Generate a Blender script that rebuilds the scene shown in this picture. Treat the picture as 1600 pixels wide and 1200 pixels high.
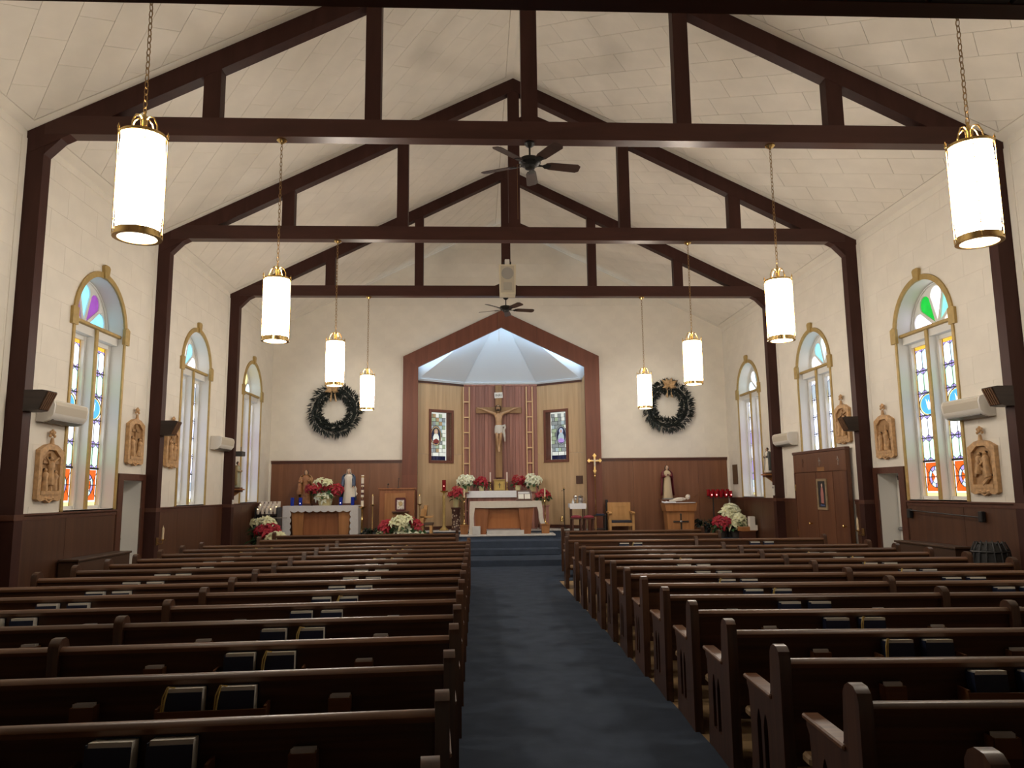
import bpy, bmesh, math, random
from mathutils import Vector, Matrix
from mathutils.geometry import delaunay_2d_cdt

random.seed(7)
S = bpy.context.scene
C = S.collection
for o in list(bpy.data.objects):
    bpy.data.objects.remove(o, do_unlink=True)
PI = math.pi

# ---------------------------------------------------------------- camera, world, exposure
CAM = bpy.data.cameras.new('camera')
CAM.sensor_fit = 'HORIZONTAL'; CAM.sensor_width = 36.0
CAM.lens = 1186.45 / 1600 * 36.0
CAM.clip_start = .05; CAM.clip_end = 200
cam = bpy.data.objects.new('camera', CAM); C.objects.link(cam)
cam.matrix_world = (Matrix.Translation((-.668, 0, 1.6)) @ Matrix.Rotation(-.0474, 4, 'Z')
                    @ Matrix.Rotation(PI / 2 + .1408, 4, 'X') @ Matrix.Rotation(-.0105, 4, 'Z'))
S.camera = cam
wd = bpy.data.worlds.new('world'); S.world = wd; wd.use_nodes = True
wd.node_tree.nodes['Background'].inputs[0].default_value = (.55, .7, 1, 1)
wd.node_tree.nodes['Background'].inputs[1].default_value = .25
S.view_settings.view_transform = 'Standard'
S.view_settings.look = 'None'
S.view_settings.exposure = 0.0
S.view_settings.gamma = 1.0
S.view_settings.use_curve_mapping = False
LAMP_L = 47.5            # radiance of the pendant shades
LAMP_C = (1.0, .9, .785)
TUBE_L = 44.0            # added cool strip lights, unseen behind the arch
TUBE_C = (.5, .78, 1.0)

SPOT_W = 116.0           # added spotlights, unseen behind the far truss, aimed at the chancel

# ---------------------------------------------------------------- material helpers
MATS = {}
def _new(name):
    m = bpy.data.materials.new(name); m.use_nodes = True
    return m, m.node_tree, m.node_tree.nodes['Principled BSDF']
def _in(b, k, v):
    if k in b.inputs: b.inputs[k].default_value = v
def rgb(c): return (c[0], c[1], c[2], 1)
def mat(name, c, rough=.6, metal=0., spec=.5, var=.0, vscale=8., bump=0., bscale=60., emit=None, es=0., trans=0., coat=0.):
    if name in MATS: return MATS[name]
    m, t, b = _new(name)
    b.inputs['Base Color'].default_value = rgb(c)
    b.inputs['Roughness'].default_value = rough
    b.inputs['Metallic'].default_value = metal
    _in(b, 'Specular IOR Level', spec); _in(b, 'Coat Weight', coat); _in(b, 'Transmission Weight', trans)
    if emit:
        _in(b, 'Emission Color', rgb(emit)); _in(b, 'Emission Strength', es)
    N, K = t.nodes, t.links
    if var or bump:
        tc = N.new('ShaderNodeTexCoord')
    if var:
        n = N.new('ShaderNodeTexNoise'); n.inputs['Scale'].default_value = vscale; n.inputs['Detail'].default_value = 4
        K.new(tc.outputs['Object'], n.inputs['Vector'])
        r = N.new('ShaderNodeValToRGB')
        r.color_ramp.elements[0].position = .3; r.color_ramp.elements[1].position = .7
        r.color_ramp.elements[0].color = rgb([x * (1 - var) for x in c])
        r.color_ramp.elements[1].color = rgb([min(1, x * (1 + var)) for x in c])
        K.new(n.outputs['Fac'], r.inputs['Fac']); K.new(r.outputs['Color'], b.inputs['Base Color'])
    if bump:
        n = N.new('ShaderNodeTexNoise'); n.inputs['Scale'].default_value = bscale; n.inputs['Detail'].default_value = 3
        K.new(tc.outputs['Object'], n.inputs['Vector'])
        bp = N.new('ShaderNodeBump'); bp.inputs['Strength'].default_value = bump; bp.inputs['Distance'].default_value = .01
        K.new(n.outputs['Fac'], bp.inputs['Height']); K.new(bp.outputs['Normal'], b.inputs['Normal'])
    MATS[name] = m
    return m
def wood(name, c1, c2, rough=.4, axis='Z', scale=14., stretch=.06, spec=.5, coat=0., rand=.12):
    """grain runs along the local axis; a little of the tone differs from piece to piece"""
    if name in MATS: return MATS[name]
    m, t, b = _new(name)
    N, K = t.nodes, t.links
    tc = N.new('ShaderNodeTexCoord'); mp = N.new('ShaderNodeMapping'); oi = N.new('ShaderNodeObjectInfo')
    s = [1, 1, 1]; s['XYZ'.index(axis)] = stretch
    mp.inputs['Scale'].default_value = s
    K.new(tc.outputs['Object'], mp.inputs['Vector'])
    ad = N.new('ShaderNodeVectorMath'); ad.operation = 'MULTIPLY_ADD'
    ad.inputs[1].default_value = (1, 1, 1)
    K.new(mp.outputs['Vector'], ad.inputs[0])
    cx = N.new('ShaderNodeCombineXYZ'); mu = N.new('ShaderNodeMath'); mu.operation = 'MULTIPLY'; mu.inputs[1].default_value = 37.
    K.new(oi.outputs['Random'], mu.inputs[0])
    for i in range(3): K.new(mu.outputs[0], cx.inputs[i])
    K.new(cx.outputs[0], ad.inputs[2])
    n = N.new('ShaderNodeTexNoise'); n.inputs['Scale'].default_value = scale; n.inputs['Detail'].default_value = 6
    n.inputs['Distortion'].default_value = .6
    K.new(ad.outputs[0], n.inputs['Vector'])
    r = N.new('ShaderNodeValToRGB')
    r.color_ramp.elements[0].position = .32; r.color_ramp.elements[0].color = rgb(c1)
    r.color_ramp.elements[1].position = .68; r.color_ramp.elements[1].color = rgb(c2)
    K.new(n.outputs['Fac'], r.inputs['Fac'])
    hs = N.new('ShaderNodeHueSaturation')
    ml = N.new('ShaderNodeMath'); ml.operation = 'MULTIPLY_ADD'; ml.inputs[1].default_value = 2 * rand; ml.inputs[2].default_value = 1 - rand
    K.new(oi.outputs['Random'], ml.inputs[0]); K.new(ml.outputs[0], hs.inputs['Value'])
    K.new(r.outputs['Color'], hs.inputs['Color']); K.new(hs.outputs['Color'], b.inputs['Base Color'])
    b.inputs['Roughness'].default_value = rough
    _in(b, 'Specular IOR Level', spec); _in(b, 'Coat Weight', coat); _in(b, 'Coat Roughness', .2)
    bp = N.new('ShaderNodeBump'); bp.inputs['Strength'].default_value = .15; bp.inputs['Distance'].default_value = .003
    K.new(n.outputs['Fac'], bp.inputs['Height']); K.new(bp.outputs['Normal'], b.inputs['Normal'])
    MATS[name] = m
    return m
def glow(name, c, s):
    if name in MATS: return MATS[name]
    m, t, b = _new(name)
    b.inputs['Base Color'].default_value = rgb([.5 * x for x in c])
    b.inputs['Roughness'].default_value = .25
    _in(b, 'Emission Color', rgb(c)); _in(b, 'Emission Strength', s)
    MATS[name] = m
    return m
def pane(name, c, s=1.6):
    """stained glass with daylight behind it: uneven, slightly cloudy"""
    if name in MATS: return MATS[name]
    m, t, b = _new(name)
    N, K = t.nodes, t.links
    tc = N.new('ShaderNodeTexCoord'); n = N.new('ShaderNodeTexNoise')
    n.inputs['Scale'].default_value = 9; n.inputs['Detail'].default_value = 3
    K.new(tc.outputs['Object'], n.inputs['Vector'])
    r = N.new('ShaderNodeValToRGB')
    r.color_ramp.elements[0].position = .3; r.color_ramp.elements[0].color = rgb([x * .8 for x in c])
    r.color_ramp.elements[1].position = .7; r.color_ramp.elements[1].color = rgb(c)
    K.new(n.outputs['Fac'], r.inputs['Fac'])
    K.new(r.outputs['Color'], b.inputs['Emission Color'])
    b.inputs['Base Color'].default_value = rgb([.3 * x for x in c])
    b.inputs['Emission Strength'].default_value = s
    b.inputs['Roughness'].default_value = .2
    MATS[name] = m
    return m

# ---------------------------------------------------------------- mesh helpers
class MB:
    def __init__(s): s.v = []; s.f = []; s.m = []
    def add(s, vs, fs):
        n = len(s.v); s.v += [tuple(p) for p in vs]; s.f += [tuple(i + n for i in f) for f in fs]; return s
    def box(s, x0, x1, y0, y1, z0, z1):
        return s.add([(x0, y0, z0), (x1, y0, z0), (x1, y1, z0), (x0, y1, z0), (x0, y0, z1), (x1, y0, z1), (x1, y1, z1), (x0, y1, z1)],
                     [(0, 3, 2, 1), (4, 5, 6, 7), (0, 1, 5, 4), (1, 2, 6, 5), (2, 3, 7, 6), (3, 0, 4, 7)])
    def cbox(s, x0, x1, y0, y1, z0, z1, c=.006):
        """box with chamfered edges"""
        bm = bmesh.new(); bmesh.ops.create_cube(bm, size=1)
        for v in bm.verts:
            v.co = ((x0 + x1) / 2 + v.co.x * (x1 - x0), (y0 + y1) / 2 + v.co.y * (y1 - y0), (z0 + z1) / 2 + v.co.z * (z1 - z0))
        bmesh.ops.bevel(bm, geom=bm.edges[:], offset=c, segments=1, affect='EDGES', profile=.5)
        return s.frombm(bm)
    def frombm(s, bm):
        bm.verts.index_update()
        s.add([v.co[:] for v in bm.verts], [[v.index for v in f.verts] for f in bm.faces]); bm.free(); return s
    def obox(s, c, sz, M):
        n = len(s.v); s.box(-sz[0] / 2, sz[0] / 2, -sz[1] / 2, sz[1] / 2, -sz[2] / 2, sz[2] / 2)
        c = Vector(c)
        for i in range(n, len(s.v)): s.v[i] = tuple(c + M @ Vector(s.v[i]))
        return s
    def prism(s, poly, axis, a0, a1):
        """poly = 2-D outline in the other two axes (x: yz, y: xz, z: xy)"""
        def P(p, a): return {'x': (a, p[0], p[1]), 'y': (p[0], a, p[1]), 'z': (p[0], p[1], a)}[axis]
        n = len(poly)
        return s.add([P(p, a0) for p in poly] + [P(p, a1) for p in poly],
                     [tuple(range(n - 1, -1, -1)), tuple(range(n, 2 * n))] + [(i, (i + 1) % n, n + (i + 1) % n, n + i) for i in range(n)])
    def cyl(s, p0, p1, r0, r1=None, n=12, caps=True):
        r1 = r0 if r1 is None else r1
        p0, p1 = Vector(p0), Vector(p1); d = (p1 - p0).normalized()
        a = d.orthogonal().normalized(); b = d.cross(a)
        vs = [p0 + r0 * (a * math.cos(2 * PI * i / n) + b * math.sin(2 * PI * i / n)) for i in range(n)]
        vs += [p1 + r1 * (a * math.cos(2 * PI * i / n) + b * math.sin(2 * PI * i / n)) for i in range(n)]
        fs = [(i, (i + 1) % n, n + (i + 1) % n, n + i) for i in range(n)]
        if caps: fs += [tuple(range(n - 1, -1, -1)), tuple(range(n, 2 * n))]
        return s.add(vs, fs)
    def tube(s, pts, r, n=6, closed=False):
        pts = [Vector(p) for p in pts]; m = len(pts)
        rs = r if isinstance(r, (list, tuple)) else [r] * m
        prev = None; vs = []
        for i in range(m):
            a = pts[(i - 1) % m] if (closed or i) else pts[0]
            b = pts[(i + 1) % m] if (closed or i < m - 1) else pts[m - 1]
            d = (b - a).normalized()
            u = d.orthogonal() if prev is None else (prev - d * prev.dot(d))
            if u.length < 1e-6: u = d.orthogonal()
            u.normalize(); prev = u; w = d.cross(u)
            vs += [pts[i] + rs[i] * (u * math.cos(2 * PI * k / n) + w * math.sin(2 * PI * k / n)) for k in range(n)]
        fs = []
        for i in range(m if closed else m - 1):
            j = (i + 1) % m
            fs += [(i * n + k, i * n + (k + 1) % n, j * n + (k + 1) % n, j * n + k) for k in range(n)]
        if not closed: fs += [tuple(range(n - 1, -1, -1)), tuple(range((m - 1) * n, m * n))]
        return s.add(vs, fs)
    def lathe(s, prof, c=(0, 0, 0), n=20, sx=1., sy=1., fold=0., nf=8, cap=True):
        vs = []; m = len(prof)
        for r, z in prof:
            for k in range(n):
                a = 2 * PI * k / n; q = r * (1 + fold * math.sin(nf * a))
                vs.append((c[0] + q * math.cos(a) * sx, c[1] + q * math.sin(a) * sy, c[2] + z))
        fs = [(i * n + k, i * n + (k + 1) % n, (i + 1) * n + (k + 1) % n, (i + 1) * n + k) for i in range(m - 1) for k in range(n)]
        if cap: fs += [tuple(range(n - 1, -1, -1)), tuple(range((m - 1) * n, m * n))]
        return s.add(vs, fs)
    def ball(s, c, r, nu=12, nv=8):
        r = r if isinstance(r, (list, tuple)) else (r, r, r)
        prof = [(math.sin(PI * i / nv), -math.cos(PI * i / nv)) for i in range(1, nv)]
        vs = [(c[0], c[1], c[2] - r[2])]
        for q, z in prof:
            vs += [(c[0] + r[0] * q * math.cos(2 * PI * k / nu), c[1] + r[1] * q * math.sin(2 * PI * k / nu), c[2] + r[2] * z) for k in range(nu)]
        vs.append((c[0], c[1], c[2] + r[2])); L = len(vs) - 1
        fs = [(0, 1 + (k + 1) % nu, 1 + k) for k in range(nu)]
        for i in range(nv - 2):
            fs += [(1 + i * nu + k, 1 + i * nu + (k + 1) % nu, 1 + (i + 1) * nu + (k + 1) % nu, 1 + (i + 1) * nu + k) for k in range(nu)]
        b = 1 + (nv - 2) * nu
        fs += [(b + k, b + (k + 1) % nu, L) for k in range(nu)]
        return s.add(vs, fs)
    def holed(s, outer, holes, axis, a0, a1, recess=None):
        """plate with holes; recess = how deep the holes go (None: right through) measured from a0"""
        def P(p, a): return {'x': (a, p[0], p[1]), 'y': (p[0], a, p[1]), 'z': (p[0], p[1], a)}[axis]
        pts, tris = cdt(outer, holes)
        n = len(s.v); s.v += [P(p, a0) for p in pts]; s.f += [tuple(i + n for i in t) for t in tris]
        if recess is None:
            n = len(s.v); s.v += [P(p, a1) for p in pts]; s.f += [tuple(i + n for i in t) for t in tris]
        else:
            s.add([P(p, a1) for p in outer], [tuple(range(len(outer)))])
        for k, loop in enumerate([outer] + list(holes)):
            m = len(loop); e = a1 if (k == 0 or recess is None) else a0 + recess
            s.add([P(p, a0) for p in loop] + [P(p, e) for p in loop], [(i, (i + 1) % m, m + (i + 1) % m, m + i) for i in range(m)])
            if k and recess is not None: s.add([P(p, e) for p in loop], [tuple(range(m))])
        return s
    def xf(s, M, i0=0):
        for i in range(i0, len(s.v)): s.v[i] = tuple(M @ Vector(s.v[i]))
        return s
    def mesh(s, name, smooth=None, weld=True):
        me = bpy.data.meshes.new(name); me.from_pydata(s.v, [], s.f)
        bm = bmesh.new(); bm.from_mesh(me)
        if weld: bmesh.ops.remove_doubles(bm, verts=bm.verts, dist=1e-5)
        bmesh.ops.recalc_face_normals(bm, faces=bm.faces)
        bm.to_mesh(me); bm.free()
        if smooth:
            me.shade_smooth(); me.set_sharp_from_angle(angle=math.radians(smooth))
        return me
    def build(s, name, m, parent=None, smooth=None, loc=None, kind=None):
        me = s.mesh(name, smooth); me.materials.append(m)
        return link(name, me, parent, loc, kind)
def link(name, me, parent=None, loc=None, kind=None, M=None):
    o = bpy.data.objects.new(name, me); C.objects.link(o)
    if parent: o.parent = parent
    if loc: o.location = loc
    if M is not None: o.matrix_local = M
    if kind: o['kind'] = kind
    return o
def cdt(outer, holes):
    pts = []; ed = []; fc = []
    for loop in [outer] + list(holes):
        n = len(pts); m = len(loop); pts += [Vector(p) for p in loop]
        ed += [(n + i, n + (i + 1) % m) for i in range(m)]; fc.append(list(range(n, n + m)))
    r = delaunay_2d_cdt(pts, ed, fc, 2, 1e-6)
    return [tuple(p) for p in r[0]], [tuple(f) for f in r[2]]
def tag(o, label, cat, group=None):
    o['label'] = label; o['category'] = cat
    if group: o['group'] = group
    return o
def thing(name, label, cat, loc=(0, 0, 0), rz=0., group=None):
    o = bpy.data.objects.new(name, None); C.objects.link(o)
    o.location = loc; o.rotation_euler = (0, 0, rz); o.empty_display_size = .1
    return tag(o, label, cat, group)
def struct(o): o['kind'] = 'structure'; return o
def dup(root, loc, rz=0., label=None, group=None):
    r = root.copy(); C.objects.link(r); r.location = loc; r.rotation_euler = (0, 0, rz)
    if label: r['label'] = label
    if group: r['group'] = group
    for ch in root.children:
        c = ch.copy(); C.objects.link(c); c.parent = r
        for g in ch.children:
            d = g.copy(); C.objects.link(d); d.parent = c
    return r
ORD = ['first', 'second', 'third', 'fourth', 'fifth', 'sixth', 'seventh', 'eighth', 'ninth', 'tenth', 'eleventh', 'twelfth',
       'thirteenth', 'fourteenth', 'fifteenth', 'sixteenth', 'seventeenth']
def clip(poly, x0, x1, y0, y1):
    for ax, lim, sg in ((0, x0, 1), (0, x1, -1), (1, y0, 1), (1, y1, -1)):
        out = []
        for i in range(len(poly)):
            a, b = poly[i - 1], poly[i]
            da, db = sg * (a[ax] - lim), sg * (b[ax] - lim)
            if da >= 0 and db >= 0: out.append(b)
            elif da >= 0 > db or da < 0 <= db:
                t = da / (da - db); p = (a[0] + t * (b[0] - a[0]), a[1] + t * (b[1] - a[1]))
                out.append(p)
                if db >= 0: out.append(b)
        poly = out
        if len(poly) < 3: return []
    return poly
def area(p): return abs(sum(p[i - 1][0] * p[i][1] - p[i][0] * p[i - 1][1] for i in range(len(p)))) / 2

# palette
PAINT = mat('cream_paint', (.74, .69, .6), .75, var=.04, vscale=3)
PAINTB = mat('cream_paint_shadow_gap', (.62, .57, .49), .9)
TRUSS = wood('truss_brown_paint', (.042, .0165, .013), (.058, .023, .018), .5, 'Z', 6, .2, spec=.15, rand=.05)
RAIL = wood('truss_brown_flat', (.05, .02, .015), (.066, .026, .02), .32, 'X', 6, .2, spec=.25, rand=.05)
PEW = wood('dark_pew_oak', (.045, .018, .009), (.095, .041, .02), .33, 'X', 22, .05, spec=.5, rand=.15)
PEWV = wood('dark_pew_oak_upright', (.045, .018, .009), (.095, .041, .02), .33, 'Z', 22, .05, spec=.5, rand=.15)
PEWR = wood('pew_rail_worn', (.09, .04, .019), (.17, .08, .04), .36, 'X', 26, .04, rand=.2)
VENEER = wood('wainscot_veneer', (.105, .038, .018), (.15, .06, .028), .42, 'Z', 9, .05, rand=.1)
CAPW = wood('wainscot_cap', (.07, .024, .014), (.1, .036, .02), .4, 'X', 10, .06, rand=.05)
ARCHW = wood('arch_red_brown', (.13, .04, .022), (.18, .06, .033), .6, 'Z', 8, .08, rand=.04)
MAPLE = wood('tan_maple_panel', (.46, .31, .17), (.58, .4, .23), .5, 'Z', 10, .05, rand=.06)
ROSE = wood('rosy_plank', (.22, .09, .07), (.38, .175, .135), .5, 'Z', 12, .04, rand=.25)
HONEY = wood('honey_oak', (.3, .125, .04), (.42, .19, .07), .4, 'Z', 12, .06, rand=.06)
ORANGEW = wood('orange_brown_wood', (.24, .085, .03), (.33, .125, .048), .4, 'Z', 12, .06, rand=.06)
GOLDP = mat('gold_paint', (.42, .29, .1), .5, metal=.25, var=.12, vscale=14)
BRASS = mat('polished_brass', (.75, .53, .22), .22, metal=1.)
OLDBRASS = mat('aged_brass', (.32, .2, .08), .38, metal=.9)
BLACK = mat('black_metal', (.012, .012, .013), .45)
CARPET = mat('blue_carpet', (.055, .072, .105), .95, spec=.1, var=.14, vscale=5, bump=.4, bscale=300)
LINO = mat('tan_floor_tile', (.4, .27, .14), .5, var=.1, vscale=4)
MARBLE = mat('pale_marble', (.62, .6, .57), .3, var=.08, vscale=6)
CLOTH = mat('white_linen', (.78, .79, .82), .9, var=.03, vscale=20, bump=.1, bscale=40)
WHITE = mat('white_plastic', (.72, .69, .63), .45)
# ================================================================ the room
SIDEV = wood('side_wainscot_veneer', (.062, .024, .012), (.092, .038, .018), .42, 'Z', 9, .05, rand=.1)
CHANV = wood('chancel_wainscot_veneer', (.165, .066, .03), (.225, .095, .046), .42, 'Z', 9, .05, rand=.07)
W2 = 5.985; ZE = 5.92; ZR = 8.857; SL = (ZR - ZE) / W2
YB = 19.86; Y0 = -3.0
TY = [8.765, 12.52, 16.275]; TD = .17
SPRING = 3.98
WINS = [10.8, 14.52, 18.15]

def tiles(parent, frame, region, w, h, skew45, limit, order, name, t=.011, gap=.005):
    """painted fibreboard tiles laid in running bond on a plane.
    frame = 4x4 (u, v, n), region = convex polygons in (u, v)"""
    us = [p[0] for q in region for p in q]; vs = [p[1] for q in region for p in q]
    c = math.cos(PI / 4) if skew45 else 1; s_ = skew45 * math.sin(PI / 4)
    def fw(p): return (p[0] * c + p[1] * s_, -p[0] * s_ + p[1] * c)       # region -> tile axes
    reg = [[fw(p) for p in q] for q in region]
    a0 = min(p[0] for q in reg for p in q); a1 = max(p[0] for q in reg for p in q)
    b0 = min(p[1] for q in reg for p in q); b1 = max(p[1] for q in reg for p in q)
    found = []
    j = math.floor(b0 / h)
    boxes = [(min(p[0] for p in q), max(p[0] for p in q), min(p[1] for p in q), max(p[1] for p in q)) for q in reg]
    while j * h < b1:
        i = math.floor(a0 / w) - 1
        while i * w < a1:
            x = i * w + (w / 2 if j % 2 else 0); y = j * h
            X0, X1, Y0_, Y1_ = x + gap / 2, x + w - gap / 2, y + gap / 2, y + h - gap / 2
            ps = []
            for q, bb in zip(reg, boxes):
                if bb[0] >= X1 or bb[1] <= X0 or bb[2] >= Y1_ or bb[3] <= Y0_: continue
                r = clip(q, X0, X1, Y0_, Y1_)
                if len(r) >= 3 and area(r) > 1e-5: ps.append(r)
            A = sum(area(p) for p in ps)
            if A > .004:
                found.append((x + w / 2, y + h / 2, ps, A > (w - gap) * (h - gap) * .999))
            i += 1
        j += 1
    R = Matrix(((c, -s_, 0, 0), (s_, c, 0, 0), (0, 0, 1, 0), (0, 0, 0, 1)))
    found.sort(key=lambda q: order(frame @ R @ Vector((q[0], q[1], 0))))
    full = None; rest = MB()
    for k, (cx, cy, ps, isfull) in enumerate(found):
        M = frame @ R @ Matrix.Translation((cx, cy, 0))
        def poly_mesh(ps, cx, cy):
            bm = bmesh.new()
            for p in ps:
                try: bm.faces.new([bm.verts.new((x - cx, y - cy, t)) for x, y in p])
                except ValueError: pass
            bmesh.ops.remove_doubles(bm, verts=bm.verts, dist=1e-4)
            bmesh.ops.dissolve_limit(bm, angle_limit=.01, verts=bm.verts, edges=bm.edges)
            be = [e for e in bm.edges if len(e.link_faces) == 1]
            r = bmesh.ops.extrude_edge_only(bm, edges=be)
            for v in [g for g in r['geom'] if isinstance(g, bmesh.types.BMVert)]: v.co.z = 0
            return bm
        if k < limit:
            if isfull and full: me = full
            else:
                if isfull: ps = [[(cx - w / 2 + gap / 2, cy - h / 2 + gap / 2), (cx + w / 2 - gap / 2, cy - h / 2 + gap / 2),
                                  (cx + w / 2 - gap / 2, cy + h / 2 - gap / 2), (cx - w / 2 + gap / 2, cy + h / 2 - gap / 2)]]
                bm = poly_mesh(ps, cx, cy)
                bmesh.ops.recalc_face_normals(bm, faces=bm.faces)
                me = bpy.data.meshes.new(name); bm.to_mesh(me); bm.free(); me.materials.append(PAINT)
                if isfull: full = me
            link(name, me, parent, M=M)
        else:
            bm = poly_mesh(ps, cx, cy); n = len(rest.v); rest.frombm(bm); rest.xf(M, n)
    if rest.v: rest.build(name, PAINT, parent, kind='stuff')

# floor, carpet
fl = MB().box(-W2, W2, Y0, 18.25, -.1, 0).build('floor', LINO); struct(fl)
cp = MB().prism([(-.795, Y0 + .3), (.80, Y0 + .3), (.80, 13.95), (1.5, 13.95), (1.5, 16.645), (-1.5, 16.645), (-1.5, 13.95), (-.795, 13.95)], 'z', 0, .012).build('aisle_carpet', CARPET)
tag(cp, 'dark blue carpet runner down the centre aisle between the pews', 'carpet')

# ceiling: slab, tiles laid diagonally, trim strips along ridge, eaves and trusses
SLN = math.hypot(1, SL); SLEN = W2 * SLN
cb = MB()
for s in (-1, 1):
    cb.add([(0, Y0, ZR), (s * W2, Y0, ZE), (s * W2, YB, ZE), (0, YB, ZR), (0, Y0, ZR + .2), (s * W2 + s * .4, Y0, ZE + .2), (s * W2 + s * .4, YB, ZE + .2), (0, YB, ZR + .2)],
           [(0, 1, 2, 3), (4, 5, 6, 7), (0, 1, 5, 4), (2, 3, 7, 6), (1, 2, 6, 5)])
ceil = struct(cb.build('ceiling', PAINTB))
regs = []
for s in (-1, 1):
    u = Vector((s / SLN, 0, -SL / SLN)); v = Vector((0, 1, 0)); n = Vector((-s * SL / SLN, 0, -1 / SLN))
    F = Matrix(((u.x, v.x, n.x, 0), (u.y, v.y, n.y, 0), (u.z, v.z, n.z, ZR), (0, 0, 0, 1)))
    ed = [2.0, TY[0], TY[0] + TD, TY[1], TY[1] + TD, TY[2], TY[2] + TD, YB]
    reg = [[(.16, ed[i] + .02), (SLEN - .16, ed[i] + .02), (SLEN - .16, ed[i + 1] - .13), (.16, ed[i + 1] - .13)] for i in (0, 2, 4, 6)]
    tiles(ceil, F, reg, .75, .375, -s, 150, lambda p: abs(p.y - 8.2), 'ceiling_tile')
    tr = MB()
    def strip(u0, u1, v0, v1, t=.016):
        nn = len(tr.v); tr.box(u0, u1, v0, v1, -.002, t); tr.xf(F, nn)
    strip(0, .15, 2.0, YB); strip(SLEN - .15, SLEN, 2.0, YB)
    for i in (0, 2, 4, 6): strip(.15, SLEN - .15, ed[i + 1] - .12, ed[i + 1] - .002)
    tr.build('ceiling_trim', PAINT, ceil)

# side walls with window and door openings
def winpoly(yc, hw=.7, z0=1.42, n=20):
    p = [(yc - hw, z0), (yc + hw, z0), (yc + hw, SPRING)]
    p += [(yc + hw * math.cos(PI * k / n), SPRING + hw * math.sin(PI * k / n)) for k in range(1, n)]
    return p + [(yc - hw, SPRING)]
DOOR = (11.74, 12.40, 0.0, 1.83)
for s, side in ((-1, 'left'), (1, 'right')):
    holes = [winpoly(y) for y in WINS]
    outer = [(Y0, 0), (DOOR[0], 0), (DOOR[0], DOOR[3]), (DOOR[1], DOOR[3]), (DOOR[1], 0), (YB, 0), (YB, ZE), (Y0, ZE)]
    w = MB().holed(outer, holes, 'x', s * W2, s * (W2 + .34)).build('wall_' + side, PAINT); struct(w)
    # board tiles in the bays above the wainscot
    # frame: u = y, v = z, n = inwards (-s x)
    Fm = Matrix(((0, 0, -s, s * W2), (1, 0, 0, 0), (0, 1, 0, 0), (0, 0, 0, 1)))
    bays = [(4.0, TY[0] - .1), (TY[0] + TD + .02, TY[1] - .1), (TY[1] + TD + .02, TY[2] - .1), (TY[2] + TD + .02, YB)]
    reg = []
    for b0, b1 in bays:
        o2 = [(b0, 1.40), (b1, 1.40), (b1, ZE - .1), (b0, ZE - .1)]
        hs = []
        for y in WINS:
            if b0 < y < b1: hs.append([(min(max(p[0], b0 + .01), b1 - .01), p[1]) for p in winpoly(y, .74, 1.401)])
        if b0 < 12 < b1: hs.append([(11.6, 1.405), (b1 - .03, 1.405), (b1 - .03, 1.92), (11.6, 1.92)])
        if s > 0 and b0 < 14 < b1:
            hs = [winpoly(WINS[1], .74, 2.31)]; o2 = [(b0, 1.40), (13.19, 1.40), (13.19, 2.3), (15.47, 2.3), (15.47, 1.40), (b1, 1.40), (b1, ZE - .1), (b0, ZE - .1)]
        pts, tris = cdt(o2, hs)
        reg += [[pts[i] for i in t] for t in tris]
    tiles(w, Fm, reg, .75, .37, 0, 300, lambda p: abs(p.y - 10.5), 'wall_tile', t=.004, gap=.003)
    tr = MB()
    for b0, b1 in bays:
        tr.box(min(s * W2, s * (W2 - .014)), max(s * W2, s * (W2 - .014)), b0, b1, ZE - .11, ZE)
    for y in TY: tr.box(min(s * W2, s * (W2 - .012)), max(s * W2, s * (W2 - .012)), y - .11, y - .002, 1.40, ZE - .11)
    tr.build('wall_trim', PAINT, w)
    # wainscot veneer sheets + cap
    segs = [(Y0, 4.0)] + [(4.0 + i * 1.19, 5.19 + i * 1.19 if i < 3 else TY[0]) for i in range(4)]
    segs += [(TY[0] + TD, 10.2), (10.2, 11.55)]
    if s < 0: segs += [(TY[1] + TD, 13.9), (13.9, 15.1), (15.1, TY[2]), (TY[2] + TD, 17.6), (17.6, 18.8), (18.8, YB)]
    else: segs += [(TY[1] + TD, 13.18), (15.48, TY[2]), (TY[2] + TD, 17.6), (17.6, 18.8), (18.8, YB)]
    for a, b in segs:
        x0, x1 = sorted((s * (W2 - .003), s * (W2 - .022)))
        MB().cbox(x0, x1, a + .003, b - .003, .1, 1.33, .002).build('wainscot_panel', SIDEV, w)
    caps = [(Y0, TY[0]), (TY[0] + TD, 11.56)] + ([(TY[1] + TD, TY[2]), (TY[2] + TD, YB)] if s < 0 else [(TY[1] + TD, 13.18), (15.48, TY[2]), (TY[2] + TD, YB)])
    for a, b in caps:
        cc = MB(); x0, x1 = sorted((s * (W2 - .002), s * (W2 - .05)))
        cc.cbox(x0, x1, a, b, 1.375, 1.402, .006)
        x0, x1 = sorted((s * (W2 - .002), s * (W2 - .03))); cc.box(x0, x1, a, b, 1.325, 1.375)
        cc.build('wainscot_cap', CAPW, w)
        x0, x1 = sorted((s * (W2 - .002), s * (W2 - .03)))
        MB().cbox(x0, x1, a, b, .0, .1, .006).build('baseboard', CAPW, w)

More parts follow.
